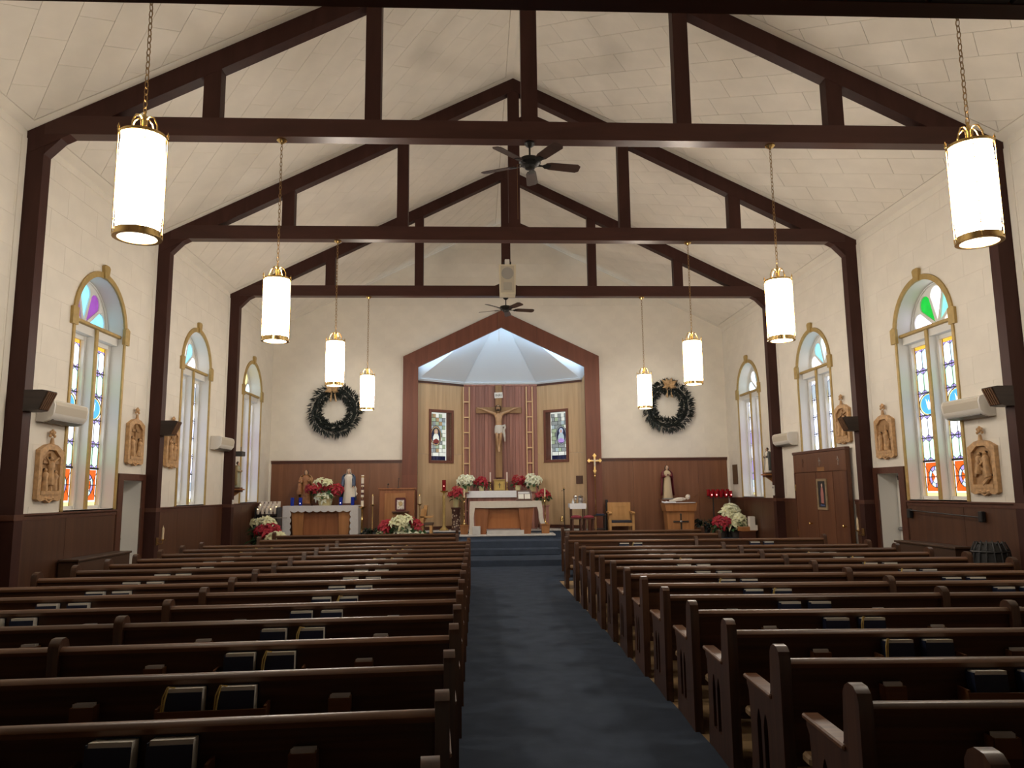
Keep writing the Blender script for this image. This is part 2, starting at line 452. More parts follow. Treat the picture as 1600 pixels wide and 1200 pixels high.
# back wall (behind the altar) with the arched opening, and the wall behind the camera
AI, AZ, AA = 2.19, 4.86, 5.92          # inner edge of the arch
AO, AOZ, AOA = 2.58, 5.137, 6.375      # outer edge
HI, HZ, HA = 2.42, 5.09, 6.33          # opening behind it
bo = [(-W2 - .3, 0), (-HI, 0), (-HI, HZ), (0, HA), (HI, HZ), (HI, 0), (W2 + .3, 0), (W2 + .3, ZE), (0, ZR + .05), (-W2 - .3, ZE)]
wb = MB().holed(bo, [], 'y', YB, YB + .12).build('wall_back', PAINT); struct(wb)
o2 = [(-W2, 2.47), (-AO + .05, 2.47), (-AO + .05, AOZ), (0, AOA - .03), (AO - .05, AOZ), (AO - .05, 2.47), (W2, 2.47), (W2, ZE - .03), (0, ZR - .03), (-W2, ZE - .03)]
pts, tris = cdt(o2, [])
Fb = Matrix(((1, 0, 0, 0), (0, 0, -1, YB), (0, 1, 0, 0), (0, 0, 0, 1)))
tiles(wb, Fb, [[pts[i] for i in t] for t in tris], .77, .385, 0, 300, lambda p: abs(p.x), 'wall_tile', t=.004, gap=.003)
for s in (-1, 1):
    e = [2.56, 3.42, 4.3, 5.15, W2 - .06]
    for a, b in zip(e[:-1], e[1:]):
        x0, x1 = sorted((s * a, s * b))
        MB().cbox(x0 + .002, x1 - .002, YB - .022, YB - .003, .44, 2.4, .002).build('wainscot_panel', CHANV, wb)
    x0, x1 = sorted((s * 2.56, s * (W2 - .05)))
    cc = MB().cbox(x0, x1, YB - .05, YB - .002, 2.4, 2.445, .006).box(x0, x1, YB - .03, YB - .002, 2.36, 2.4)
    cc.build('wainscot_cap', CAPW, wb)
    x0, x1 = sorted((s * (W2 - .058), s * W2))
    MB().box(x0, x1, YB - .03, YB, .44, 2.47).build('corner_trim', PAINT, wb)
wf = MB().box(-W2 - .3, W2 + .3, Y0 - .1, Y0, 0, ZR + .2).build('wall_front', PAINT); struct(wf)

# red-brown arch round the sanctuary
ar = thing('sanctuary_arch', 'red-brown timber arch framing the sanctuary opening in the far wall', 'arch', (0, YB - .152, 0))
for s in (-1, 1):
    MB().prism([(s * AO, .44), (s * AI, .44), (s * AI, AZ), (s * AO, AOZ)], 'y', 0, .098).build('arch_post', ARCHW, ar)
    MB().prism([(s * AO, AOZ), (s * AI, AZ), (0, AA), (0, AOA)], 'y', 0, .098).build('arch_rafter', ARCHW, ar)
    MB().prism([(s * (AO - .012), .44), (s * (AI + .012), .44), (s * (AI + .012), 2.05), (s * (AO - .012), 2.05)], 'y', -.012, 0).build('arch_plinth', ARCHW, ar)

# the apse behind the arch
CL, CR_ = (-2.26, 20.12), (2.17, 20.12)          # outer corners of the angled panels
ZT = 4.57
AF = .62
apw = struct(MB().prism([(-HI - .3, YB), (HI + .3, YB), (HI + .3, 21.3), (-HI - .3, 21.3)], 'z', AF - .2, AF).build('floor', MARBLE))
wa = bpy.data.objects.new('wall_apse', None); C.objects.link(wa); wa['kind'] = 'structure'
def facet_frame(p, q):
    """local frame of an upright slab from p to q (plan): x along, y into the wall, z up"""
    p, q = Vector(p), Vector(q); d = (q - p).normalized(); n = Vector((d.y, -d.x))
    return Matrix(((d.x, -n.x, 0, p.x), (d.y, -n.y, 0, p.y), (0, 0, 1, 0), (0, 0, 0, 1)))
for s in (-1, 1):
    a = CL if s < 0 else (1.02, 21.0); b = (-1.02, 21.0) if s < 0 else CR_
    wh = (.44, 1.12, 2.43, 3.77) if s < 0 else (.27, .95, 2.43, 3.77)
    if s < 0: AWL = wh
    L = (Vector(b) - Vector(a)).length
    # tan maple sheets: lower and upper, with the window opening cut
    M_ = facet_frame(a, b)
    mb = MB()
    P1 = [(0, AF), (L, AF), (L, 2.615), (wh[1], 2.615), (wh[1], wh[2]), (wh[0], wh[2]), (wh[0], 2.615), (0, 2.615)]
    mb.holed(P1, [], 'y', 0, .06); mb.xf(M_); mb.build('maple_panel', MAPLE, wa)
    P2 = [(0, 2.62), (wh[0], 2.62), (wh[0], wh[3]), (wh[1], wh[3]), (wh[1], 2.62), (L, 2.62), (L, ZT + .02), (0, ZT + .02)]
    mb = MB().holed(P2, [], 'y', 0, .06); mb.xf(M_); mb.build('maple_panel', MAPLE, wa)
    if s < 0: APML = M_
    else: APMR = M_; AWR = wh
    mb = MB().box(0, L, -.02, 0, ZT - .06, ZT); mb.xf(M_); mb.build('top_trim', CAPW, wa)
    mb = MB().box(0, L, -.015, 0, AF, AF + .09); mb.xf(M_); mb.build('baseboard', CAPW, wa)
    # short straight return next to the arch
    k_ = CL if s < 0 else CR_
    MB().prism([k_, (s * HI, YB + .12), (s * (HI + .1), YB + .12), (k_[0] + s * .05, k_[1] + .06)], 'z', AF, ZT + .6).build('return_panel', MAPLE, wa)
# centre: vertical rosy planks
xs = -1.02; i = 0
MB().box(-1.06, 1.06, 21.0, 21.06, AF, ZT + .02).build('plank_backing', ROSE, wa)
while xs < 1.0:
    wpl = [.085, .07, .1, .078, .092][i % 5]; x1 = min(1.02, xs + wpl); i += 1
    pr = .004 * ((i * 7) % 3)
    MB().cbox(xs + .0012, x1 - .0012, 20.985 - pr, 21.0, AF, ZT - .03, .004).build('plank', ROSE, wa)
    xs = x1
MB().box(-1.02, 1.02, 20.96, 21.0, ZT - .05, ZT).build('top_trim', ROSE, wa)
# vaulted apse ceiling
VP = mat('apse_cool_tinted_plaster', (.66, .73, .8), .8)  # blue tint puts some of the cool light into the plaster colour
apx = (0, YB + .12, HA)
ring = [(-HI, YB + .12, HZ), CL + (ZT,), (-1.02, 21.0, ZT), (1.02, 21.0, ZT), CR_ + (ZT,), (HI, YB + .12, HZ)]
vc = MB()
for a, b in zip(ring[:-1], ring[1:]):
    t = Vector((0, 0, .05))
    A, B_, D = Vector(a), Vector(b), Vector(apx)
    vc.add([A, B_, D, A + t, B_ + t, D + t], [(0, 1, 2), (3, 5, 4), (0, 3, 4, 1), (1, 4, 5, 2), (2, 5, 3, 0)])
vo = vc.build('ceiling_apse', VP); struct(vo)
mo = MB()
for a, b in zip(ring[1:-2], ring[2:-1]):
    a, b = Vector(a), Vector(b); d = (b - a).normalized(); n = Vector((d.y, -d.x, 0))
    for off, z0, z1 in ((.0, -.005, .03), (.0, .03, .05)):
        w = .05 if z0 < 0 else .08
        q = [a, b, b + n * w, a + n * w]
        mo.add([(p.x, p.y, p.z + z0) for p in q] + [(p.x, p.y, p.z + z1) for p in q],
               [(0, 1, 2, 3), (7, 6, 5, 4), (0, 1, 5, 4), (1, 2, 6, 5), (2, 3, 7, 6), (3, 0, 4, 7)])
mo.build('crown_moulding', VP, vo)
for a in (ring[2], ring[3]):
    a = Vector(a); D = Vector(apx)
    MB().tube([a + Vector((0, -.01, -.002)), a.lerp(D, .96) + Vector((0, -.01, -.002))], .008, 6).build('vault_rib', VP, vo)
# added cool strip lights to light the apse, unseen behind the arch rafters
for s in (-1, 1):
    sl = thing('added_strip_light', 'added cool white strip light, unseen behind the %s rafter of the sanctuary arch' % ('left' if s < 0 else 'right'), 'lamp',
               (0, YB - .02, 0))
    p0, p1 = Vector((s * 2.2, 0, 5.0)), Vector((s * .1, 0, 6.0))
    MB().cyl(p0, p1, .013, n=10).build('tube', glow('added_cool_tube', TUBE_C, TUBE_L), sl)
    for t_ in (.02, .98):
        q = p0.lerp(p1, t_); MB().cbox(q.x - .02, q.x + .02, -.018, .018, q.z - .018, q.z + .03, .004).build('end_cap', WHITE, sl)

# chancel floor and steps
MB_ = MB().box(-W2, W2, 18.25, 19.95, -.1, .44)
chf = struct(MB_.build('floor', CARPET))
st = thing('altar_steps', 'blue carpeted steps rising from the aisle to the altar', 'steps', (0, 16.65, 0))
MB().cbox(-1.35, 1.3, 0, 1.62, 0, .148, .012).build('step', CARPET, st)
MB().cbox(-1.35, 1.25, 1.15, 1.62, .149, .29, .012).build('step', CARPET, st)
pl = thing('altar_platform', 'low carpeted platform with white marble edge under the altar table', 'platform', (0, 19.1, .44))
MB().box(-1.06, 1.24, 0.02, .8, 0, .07).build('riser', CARPET, pl)
MB().cbox(-1.1, 1.28, 0, .8, .07, .115, .006).build('marble_slab', MARBLE, pl)
nb = MB().cbox(-HI + .1, -1.13, YB - .08, YB + .1, AF - .03, AF + .003, .006).build('marble_nosing', MARBLE, apw)
nb = MB().cbox(1.3, HI - .1, YB - .08, YB + .1, AF - .03, AF + .003, .006).build('marble_nosing', MARBLE, apw)
MB().box(-HI + .1, HI - .1, YB - .06, YB, .44, AF - .03).build('riser', CARPET, apw)

# roof trusses
NEAR = ['nearest the camera, two stained windows beyond its posts', 'second from the camera, between the first and second window pairs', 'farthest from the camera, carrying the white loudspeaker']
for k, y in enumerate(TY):
    t = thing('roof_truss', 'dark brown timber roof truss ' + NEAR[k], 'truss', (0, y, 0), group='roof trusses')
    for s in (-1, 1):
        p = MB().prism([(s * W2, 0), (s * (W2 - .205), 0), (s * (W2 - .205), 5.9), (s * W2, ZE - .004)], 'y', .004, TD - .004)
        p.build('post', TRUSS, t)
        b = MB()
        x0, x1 = sorted((s * (W2 - .21), s * (W2 + .0)))
        b.box(x0, x1, -.012, TD + .012, 1.335, 1.40)
        b.build('post_collar', CAPW, t)
        MB().prism([(s * W2, ZE - .005), (s * W2, ZE - .3), (0, ZR - .25), (0, ZR - .003)], 'y', 0, TD).build('rafter', TRUSS, t)
        MB().prism([(s * 3.75, 6.05), (s * 3.955, 6.05), (s * 3.955, ZR - SL * 3.955 - .1), (s * 3.75, ZR - SL * 3.75 - .1)], 'y', .003, TD - .003).build('strut', TRUSS, t)
        MB().prism([(s * 1.825, 6.05), (s * 2.015, 6.05), (s * 2.015, ZR - SL * 2.015 - .1), (s * 1.825, ZR - SL * 1.825 - .1)], 'y', .003, TD - .003).build('strut', TRUSS, t)
        MB().prism([(s * 5.8, 5.6), (s * 5.53, 5.88), (s * 5.53, 5.9), (s * 5.8, 5.9)], 'y', .009, TD - .009).build('knee_brace', TRUSS, t)
        MB().prism([(s * .09, 6.09), (s * .29, 6.09), (s * .09, 6.18)], 'y', .02, TD - .02).build('gusset', TRUSS, t)
    MB().box(-W2 + .2, W2 - .2, -.003, TD + .003, 5.868, 6.1).build('tie_beam', RAIL, t)
    MB().box(-.1, .1, .006, TD - .006, 6.05, ZR - .06).build('king_post', TRUSS, t)

# choir loft over the camera: dark underside boards and front beam
lf = thing('choir_loft', 'dark board soffit and front edge of the choir loft overhead', 'balcony', (0, 0, 0))
DARKB = wood('loft_dark_boards', (.01, .008, .007), (.02, .016, .014), .5, 'Y', 12, .05)
MB().box(-W2 + .03, W2 - .03, Y0 + .01, 2.5, 3.33, 3.5).build('loft_floor', DARKB, lf)
for i in range(40):
    x = -W2 + .03 + i * .3
    MB().cbox(x + .004, min(W2 - .03, x + .296), .6, 2.5, 3.312, 3.33, .006).build('soffit_board', DARKB, lf)
MB().box(-W2 + .03, W2 - .03, 2.42, 2.505, 3.31, 4.25).build('parapet', CAPW, lf)
# ================================================================ pews, hymnals, envelope boxes
PL = 4.34; PM = 2.18
PITCH = .762
def lancet(yc, z0, z1, w, n=6):
    r = w / 2
    return [(yc - r, z0), (yc + r, z0), (yc + r, z1 - w)] + \
           [(yc + r * (1 - 2 * k / n) * 1.0, z1 - w * (abs(1 - 2 * k / n) ** 1.7)) for k in range(1, n)] + [(yc - r, z1 - w)]
ENDP = [(0, 0), (0, .79), (.012, .825), (.04, .845), (.09, .848), (.125, .83), (.145, .8), (.155, .7), (.165, .61), (.19, .575), (.575, .57),
        (.575, .55), (.545, .52), (.53, .4), (.535, .2), (.56, .08), (.565, 0)]
ENV = mat('envelope_paper', (.7, .68, .66), .8)
RACKW = wood('rack_wood', (.13, .05, .019), (.19, .078, .03), .42, 'X', 16, .06)
def pew_proto(sx, length=PL, kneel=True, mids=(PM,), name='pew'):
    t = thing(name, 'tmp', 'pew')
    def X(a, b): return sorted((sx * a, sx * b))
    def end(x0, flip):
        a0, a1 = (x0, x0 + .055) if not flip else (x0 + .055, x0)
        o = MB().holed(ENDP, [lancet(.27, .15, .47, .07), lancet(.38, .15, .47, .07)], 'x', sx * a0, sx * a1, sx * (a1 - a0) * .35).build('end_panel', PEWV, t, smooth=35)
        x = X(x0 - .012, x0 + .067)
        MB().cbox(x[0], x[1], .15, .6, .572, .597, .007).build('armrest', PEWR, o)
    end(0, False); end(length - .055, True)
    for m in mids:
        q = [(0, .35), (0, .79), (.015, .815), (.04, .832), (.085, .832), (.115, .815), (.13, .78), (.14, .6), (.2, .42), (.2, .35)]
        x = X(m - .028, m + .028)
        MB().prism(q, 'x', x[0], x[1]).build('divider', PEWV, t, smooth=35)
        x = X(m - .022, m + .022)
        MB().prism([(.06, 0), (.5, 0), (.48, .36), (.08, .36)], 'x', x[0], x[1]).build('support', PEWV, t)
    x = X(.05, length - .05)
    MB().prism([(.03, .3), (.048, .3), (.058, .757), (.04, .757)], 'x', x[0], x[1]).build('back_panel', PEW, t)
    rp = [(.018, .748), (.014, .768), (.026, .783), (.05, .789), (.075, .781), (.085, .763), (.08, .745)]
    MB().prism(rp, 'x', x[0], x[1]).build('top_rail', PEWR, t, smooth=40)
    MB().prism([(.05, .36), (.09, .372), (.49, .4), (.505, .39), (.5, .37), (.05, .335)], 'x', x[0], x[1]).build('seat', PEW, t, smooth=30)
    if kneel:
        x = X(.07, length - .07)
        MB().cbox(x[0], x[1], -.13, -.03, .345, .392, .012).build('kneeler', mat('tan_kneeler_vinyl', (.3, .2, .11), .5), t)
        for kx in (.12, PM - .15, PM + .15, length - .14):
            if kx < length:
                a = X(kx, kx + .03)
                MB().prism([(-.12, .35), (-.035, .35), (.0, .26), (.03, .15), (-.01, .13), (-.06, .25)], 'x', a[0], a[1]).build('kneeler_bracket', PEWV, t)
    c = 0.
    bays = [length / 2] if not mids else [PM / 2, PM + (length - PM) / 2]
    t['bays'] = 0
    for b in bays:
        r = MB(); a = X(b - .24, b + .24)
        r.box(a[0], a[1], -.062, -.052, .585, .648)
        r.box(a[0], a[1], -.056, .04, .585, .597)
        for e in (b - .24, b + .228):
            q = X(e, e + .012); r.box(q[0], q[1], -.056, .04, .59, .66)
        r.build('book_rack', RACKW, t)
        for d in (-.56, .56):
            a = X(b + d - .05, b + d + .05)
            eb = MB().box(a[0], a[1], -.03, -.022, .6, .672).box(a[0], a[1], -.03, .04, .6, .608)
            for e in (a[0], a[1] - .008): eb.box(e, e + .008, -.03, .04, .6, .672)
            o = eb.build('envelope_box', RACKW, t)
            q = MB()
            for kk in range(3):
                q.obox(((a[0] + a[1]) / 2 + .003 * (kk - 1), -.014 + kk * .012, .648), (.084, .003, .075), Matrix.Rotation(-.05 - .04 * kk, 3, 'X'))
            q.build('envelopes', ENV, o)
    del t['bays']
    return t
BLUEC = mat('navy_book_cover', (.012, .02, .055), .5)
PAGES = mat('cream_page_edges', (.72, .69, .62), .85)
RIBB = mat('gold_ribbon', (.55, .4, .12), .6)
def book_proto(ribbon):
    t = thing('hymnal', 'tmp', 'book')
    MB().box(-.073, .076, .004, .068, .004, .143).build('pages', PAGES, t)
    cv = MB().box(-.079, .075, 0, .004, 0, .126).box(-.079, .079, .068, .072, 0, .147).box(-.082, -.078, 0, .072, 0, .136)
    cv.build('cover', BLUEC, t)
    if ribbon:
        MB().tube([(-.05, .02, .145), (-.075, -.004, .15), (-.09, -.012, .11), (-.095, -.012, .03)], .004, 4).build('ribbon', RIBB, t)
        MB().tube([(-.05, .02, .142), (-.07, -.006, .152), (-.08, -.012, .1), (-.085, -.012, .05)], .004, 4).build('ribbon', RIBB, t)
    return t
protoR = pew_proto(1); protoL = pew_proto(-1); bk = book_proto(False); bkr = book_proto(True)
rowsR = [(.772, 2.19 + PITCH * k, PL) for k in range(13)] + [(.80, 12.83, PL)]
rowsL = [(-.772, 2.24 + .748 * k, PL) for k in range(12)] + [(-.772, y, PL) for y in (11.24, 12.03, 12.85)]
used = {}
ANG = .06
def place_row(sx, k, x, y, side):
    proto = protoR if sx > 0 else protoL
    lab = 'dark oak pew, %s from the camera on the %s of the aisle' % (ORD[k], side)
    g = 'pews ' + ('right' if sx > 0 else 'left') + ' of the aisle'
    if sx not in used:
        o = proto; used[sx] = 1; o.location = (x, y, 0); o.rotation_euler = (0, 0, -sx * ANG); o['label'] = lab; o['group'] = g
    else: o = dup(proto, (x, y, 0), -sx * ANG, lab, g)
    M = Matrix.Translation((x, y, 0)) @ Matrix.Rotation(-sx * ANG, 4, 'Z')
    rnd = random.Random(k * 2 + (sx > 0))
    for b, bn in ((PM / 2, 'aisle-side'), (PM + (PL - PM) / 2, 'wall-side')):
        for e, en in ((-.115, 'left'), (.115, 'right')):
            px = sx * b + e + rnd.uniform(-.012, .012)
            p = M @ Vector((px, -.049, .598))
            src = bkr if rnd.random() < .22 else bk
            lab = 'navy hymnal, %s one in %s rack, %s %s-hand pew from camera' % (en, bn, ORD[k], side)
            r = -sx * ANG + rnd.uniform(-.03, .03)
            key = id(src)
            if key not in used:
                used[key] = 1; n = src; n.location = p; n.rotation_euler = (0, 0, r); n['label'] = lab; n['group'] = 'hymnals in the pew racks'
            else: n = dup(src, p, r, lab, 'hymnals in the pew racks')
            n.rotation_euler = (-.1, 0, r)
for k, (x, y, L) in enumerate(rowsR): place_row(1, k, x, y, 'right')
for k, (x, y, L) in enumerate(rowsL): place_row(-1, k, x, y, 'left')
# front pews standing apart and the low front screens
for sx, side, y0, y1, ln in ((1, 'right', 14.35, 15.5, 2.9), (-1, 'left', 14.1, 15.25, 3.6)):
    q = pew_proto(sx, ln, False, ())
    q['label'] = 'short dark oak pew at the front, %s of the aisle, before the screen' % side; q.location = (sx * 1.0, y0, 0); q.rotation_euler = (0, 0, -sx * ANG * .4)
    f = thing('pew_screen', 'low dark oak screen in front of the first pew, %s of the aisle' % side, 'screen', (sx * 1.03, y1, 0), -sx * ANG * .4)
    def X(a, b): return sorted((sx * a, sx * b))
    for e in (0, ln - .06):
        x = X(e, e + .06)
        MB().prism([(0, 0), (0, .84), (.03, .87), (.07, .87), (.1, .84), (.1, 0)], 'x', x[0], x[1]).build('end_post', PEWV, f, smooth=35)
    x = X(.06, ln - .06)
    MB().cbox(x[0], x[1], .01, .09, .76, .8, .012).build('top_rail', PEWR, f)
    MB().box(x[0], x[1], .02, .08, .05, .12).build('bottom_rail', PEW, f)
    npn = 4; w = (ln - .12) / npn
    for i in range(npn):
        x = X(.06 + i * w + .02, .06 + (i + 1) * w - .02)
        MB().cbox(x[0], x[1], .035, .055, .12, .76, .006).build('panel', PEW, f)
        x = X(.06 + i * w - .02, .06 + i * w + .02)
        MB().box(x[0], x[1], .022, .07, .12, .76).build('stile', PEW, f)
# ================================================================ pendant lamps and ceiling fans
SHADE = glow('lit_glass_shade', LAMP_C, LAMP_L)
DIFF = glow('lit_bottom_diffuser', (1, .84, .58), LAMP_L * .35)
LZ0, LZ1 = 3.37, 4.12
def chain(z0, z1):
    m = MB(); n = max(2, round((z1 - z0) / .05)); p = (z1 - z0) / n
    for i in range(n):
        zc = z0 + (i + .5) * p; L = p * .64; r = .0145; pts = []
        for k in range(8):
            a = 2 * PI * k / 8; d = r * math.cos(a); zz = L * math.sin(a)
            pts.append((d, 0, zc + zz) if i % 2 else (0, d, zc + zz))
        m.tube(pts, .0038, 4, closed=True)
    return m
def lamp_proto(ztop):
    t = thing('pendant_lamp', 'tmp', 'lamp')
    prof = [(.138, LZ0 + .05), (.145, LZ0 + .12), (.15, LZ0 + .3), (.15, LZ0 + .48), (.145, LZ1 - .08), (.14, LZ1 - .012)]
    MB().lathe(prof, n=28, cap=False).build('glass_shade', SHADE, t, smooth=60)
    MB().lathe([(.0, LZ0 + .004), (.128, LZ0 + .004), (.128, LZ0 + .012), (.0, LZ0 + .012)], n=28, cap=False).build('diffuser', DIFF, t)
    MB().lathe([(.128, LZ0), (.161, LZ0), (.161, LZ0 + .014), (.15, LZ0 + .018), (.15, LZ0 + .052), (.142, LZ0 + .052), (.128, LZ0 + .01), (.128, LZ0)], n=28, cap=False).build('bottom_ring', BRASS, t, smooth=30)
    tr = MB().lathe([(.14, LZ1 - .015), (.158, LZ1 - .015), (.158, LZ1 + .008), (.14, LZ1 + .008), (.14, LZ1 - .015)], n=28, cap=False)
    tr.build('top_ring', BRASS, t, smooth=30)
    MB().tube([(.157 * math.cos(2 * PI * k / 28), .157 * math.sin(2 * PI * k / 28), LZ0 + .11) for k in range(28)], .0035, 4, closed=True).build('hoop', OLDBRASS, t)
    for k in range(4):
        a = PI / 4 + k * PI / 2; c, s = math.cos(a), math.sin(a)
        r = MB().cyl((.159 * c, .159 * s, LZ0 + .01), (.159 * c, .159 * s, LZ1 + .02), .004, n=6)
        o = r.build('rod', BRASS, t)
        MB().lathe([(.002, .0), (.009, .01), (.006, .02), (.01, .032), (.004, .045), (.001, .06)], (.159 * c, .159 * s, LZ1 + .008), 8).build('finial', BRASS, o, smooth=60)
        a = k * PI / 2; c, s = math.cos(a), math.sin(a)
        pts = [(.115 * c, .115 * s, LZ1 - .01), (.11 * c, .11 * s, LZ1 + .07), (.08 * c, .08 * s, LZ1 + .13), (.045 * c, .045 * s, LZ1 + .145), (.015 * c, .015 * s, LZ1 + .12)]
        MB().tube(pts, .006, 6).build('scroll_arm', BRASS, t, smooth=60)
    MB().lathe([(.02, LZ1 - .02), (.026, LZ1 + .01), (.022, LZ1 + .03), (.024, LZ1 + .1), (.028, LZ1 + .13), (.012, LZ1 + .16), (.006, LZ1 + .19)], n=12).build('stem', BRASS, t, smooth=50)
    MB().box(-.15, .15, -.012, .012, LZ1 - .006, LZ1).box(-.012, .012, -.15, .15, LZ1 - .006, LZ1).build('spider', BRASS, t)
    chain(LZ1 + .17, ztop - .04).build('chain', OLDBRASS, t)
    MB().lathe([(.06, ztop + .0), (.062, ztop - .012), (.045, ztop - .03), (.02, ztop - .045), (.008, ztop - .06)], n=16).build('canopy', BRASS, t, smooth=40)
    return t
pa = lamp_proto(5.868); pb = lamp_proto(ZR - SL * 3.02)
pos = ['nearest the camera', 'under the nearest truss', 'under the second truss', 'farthest from the camera']
first = {}
for k, y in enumerate([5.2] + [a + TD / 2 for a in TY]):
    for s, side in ((-1, 'left'), (1, 'right')):
        src = pb if k == 0 else pa
        lab = 'lit white glass cylinder pendant lamp, %s side, %s' % (side, pos[k])
        if id(src) in first: o = dup(src, (s * 3.02, y, 0), .3 * s, lab, 'pendant lamps')
        else: first[id(src)] = 1; o = src; o.location = (s * 3.02, y, 0); o.rotation_euler = (0, 0, .3 * s); o['label'] = lab; o['group'] = 'pendant lamps'
FANB = wood('fan_blade', (.028, .013, .009), (.05, .024, .016), .4, 'X', 14, .08)
FANM = mat('fan_dark_metal', (.018, .018, .016), .4, metal=.5)
FGL = mat('unlit_amber_glass', (.2, .15, .11), .35, var=.15, vscale=20)
def fan(loc, label, rot):
    t = thing('ceiling_fan', label, 'fan', loc, rot, 'ceiling fans')
    MB().lathe([(.062, 0), (.066, -.02), (.05, -.045), (.03, -.06), (.012, -.07)], n=18).build('canopy', FANM, t, smooth=40)
    MB().cyl((0, 0, -.06), (0, 0, -.2), .012, n=10).build('downrod', FANM, t)
    MB().lathe([(.025, -.185), (.05, -.2), (.12, -.215), (.135, -.235), (.135, -.27), (.11, -.295), (.07, -.305), (.06, -.34), (.03, -.35)], n=24).build('motor', FANM, t, smooth=40)
    for k in range(5):
        a = 2 * PI * k / 5; R = Matrix.Rotation(a, 4, 'Z') @ Matrix.Translation((0, 0, -.285)) @ Matrix.Rotation(-.25, 4, 'X')
        b = MB().prism([(.2, -.045), (.26, -.065), (.6, -.075), (.64, -.045), (.64, .045), (.6, .075), (.26, .065), (.2, .045)], 'z', -.004, .004); b.xf(R)
        o = b.build('blade', FANB, t)
        i = MB().prism([(.09, -.018), (.16, -.012), (.2, -.045), (.26, -.03), (.26, .03), (.2, .045), (.16, .012), (.09, .018)], 'z', -.012, -.005); i.xf(R)
        i.build('blade_iron', FANM, o)
    MB().cyl((-.16, 0, -.3), (-.16, 0, -1.0), .002, n=5).cyl((-.16, 0, -.3), (-.1, 0, -.29), .003, n=5).build('pull_chain', OLDBRASS, t)
    return t
fan((.0, TY[0] + TD / 2, 5.868), 'dark five-blade ceiling fan under the nearest truss, larger in view', .19)
fan((-.01, TY[2] + TD / 2, 5.868), 'dark five-blade ceiling fan hanging below the white loudspeaker', .19)

# added spotlights to brighten the chancel, unseen behind the third truss
for i, x in enumerate((-3.9, -1.3, 1.3, 3.9)):
    t = thing('added_spotlight', 'added unseen spot lamp on the far side of the farthest truss, %s from left' % ORD[i], 'lamp', (x, TY[2] + TD + .01, 5.98), group='added chancel spotlights')
    MB().box(-.02, .02, -.01, .05, -.02, .02).build('bracket', BLACK, t)
    d = Vector((x * .95 - x, 3.3, -3.9)).normalized()
    MB().cyl(Vector((0, .07, 0)) - d * .05, Vector((0, .07, 0)) + d * .08, .035, .045, 14).build('housing', BLACK, t)
    li = bpy.data.lights.new('spot', 'SPOT'); li.energy = SPOT_W; li.color = (1, .92, .8); li.spot_size = 1.5; li.spot_blend = .8; li.shadow_soft_size = .05
    lo = bpy.data.objects.new('beam', li); C.objects.link(lo); lo.parent = t
    lo.location = Vector((0, .07, 0)) + d * .1
    lo.rotation_euler = d.to_track_quat('-Z', 'Y').to_euler()
# ================================================================ stained windows
REVEAL = mat('reveal_white_paint', (.72, .71, .67), .5)
LEAD = mat('lead_came', (.03, .03, .035), .6, metal=.3)
SG = {
 'aqua': pane('glass_aqua', (.22, .68, .95), 1.82), 'violet': pane('glass_violet', (.3, .07, .42), 1.08), 'white': pane('glass_white', (.9, .93, 1.), 1.82),
 'green': pane('glass_green', (.0, .5, .04), 1.22), 'mint': pane('glass_mint', (.25, .85, .7), 1.49), 'pale': pane('glass_pale_lilac', (.72, .75, 1.), 1.76),
 'amber': pane('glass_amber', (.95, .5, .05), 1.35), 'orange': pane('glass_orange', (.85, .13, .01), 1.22), 'sky': pane('glass_sky', (.08, .42, .9), 1.49),
 'lilac': pane('glass_lilac', (.45, .36, .8), 1.28), 'palegreen': pane('glass_palegreen', (.62, .95, .72), 1.55), 'yellow': pane('glass_yellow', (.95, .85, .35), 1.49),
 'ice': pane('glass_ice', (.6, .85, 1.), 1.62), 'red': pane('glass_red', (.5, .02, .02), 1.08), 'navy': pane('glass_navy', (.02, .03, .25), 0.81),
 'tan': pane('glass_tan', (.75, .55, .3), 1.08), 'flesh': pane('glass_flesh', (.9, .6, .5), 1.22), 'grey': pane('glass_grey', (.42, .5, .58), 1.22)}
FG = {k: pane('fan_' + m.name, tuple(m.node_tree.nodes['Color Ramp'].color_ramp.elements[1].color)[:3], m.node_tree.nodes['Principled BSDF'].inputs['Emission Strength'].default_value * (1.6 if k in ('white', 'pale', 'ice') else 1.05)) for k, m in SG.items() if k in ('aqua', 'violet', 'white', 'green', 'mint', 'pale', 'ice', 'yellow')}
DEP = .195; FD = .24; HW = .70
def petal(a, r0, r1, w, n=8):
    """tear-shaped light of the fan, apex at the hub"""
    rc = r1 - w; pts = [(r0, 0)]
    for k in range(n + 1):
        b = -PI / 2 + PI * k / n
        pts.append((rc + w * math.cos(b), w * math.sin(b)))
    return [(p[0] * math.cos(a) - p[1] * math.sin(a), p[0] * math.sin(a) + p[1] * math.cos(a)) for p in pts]
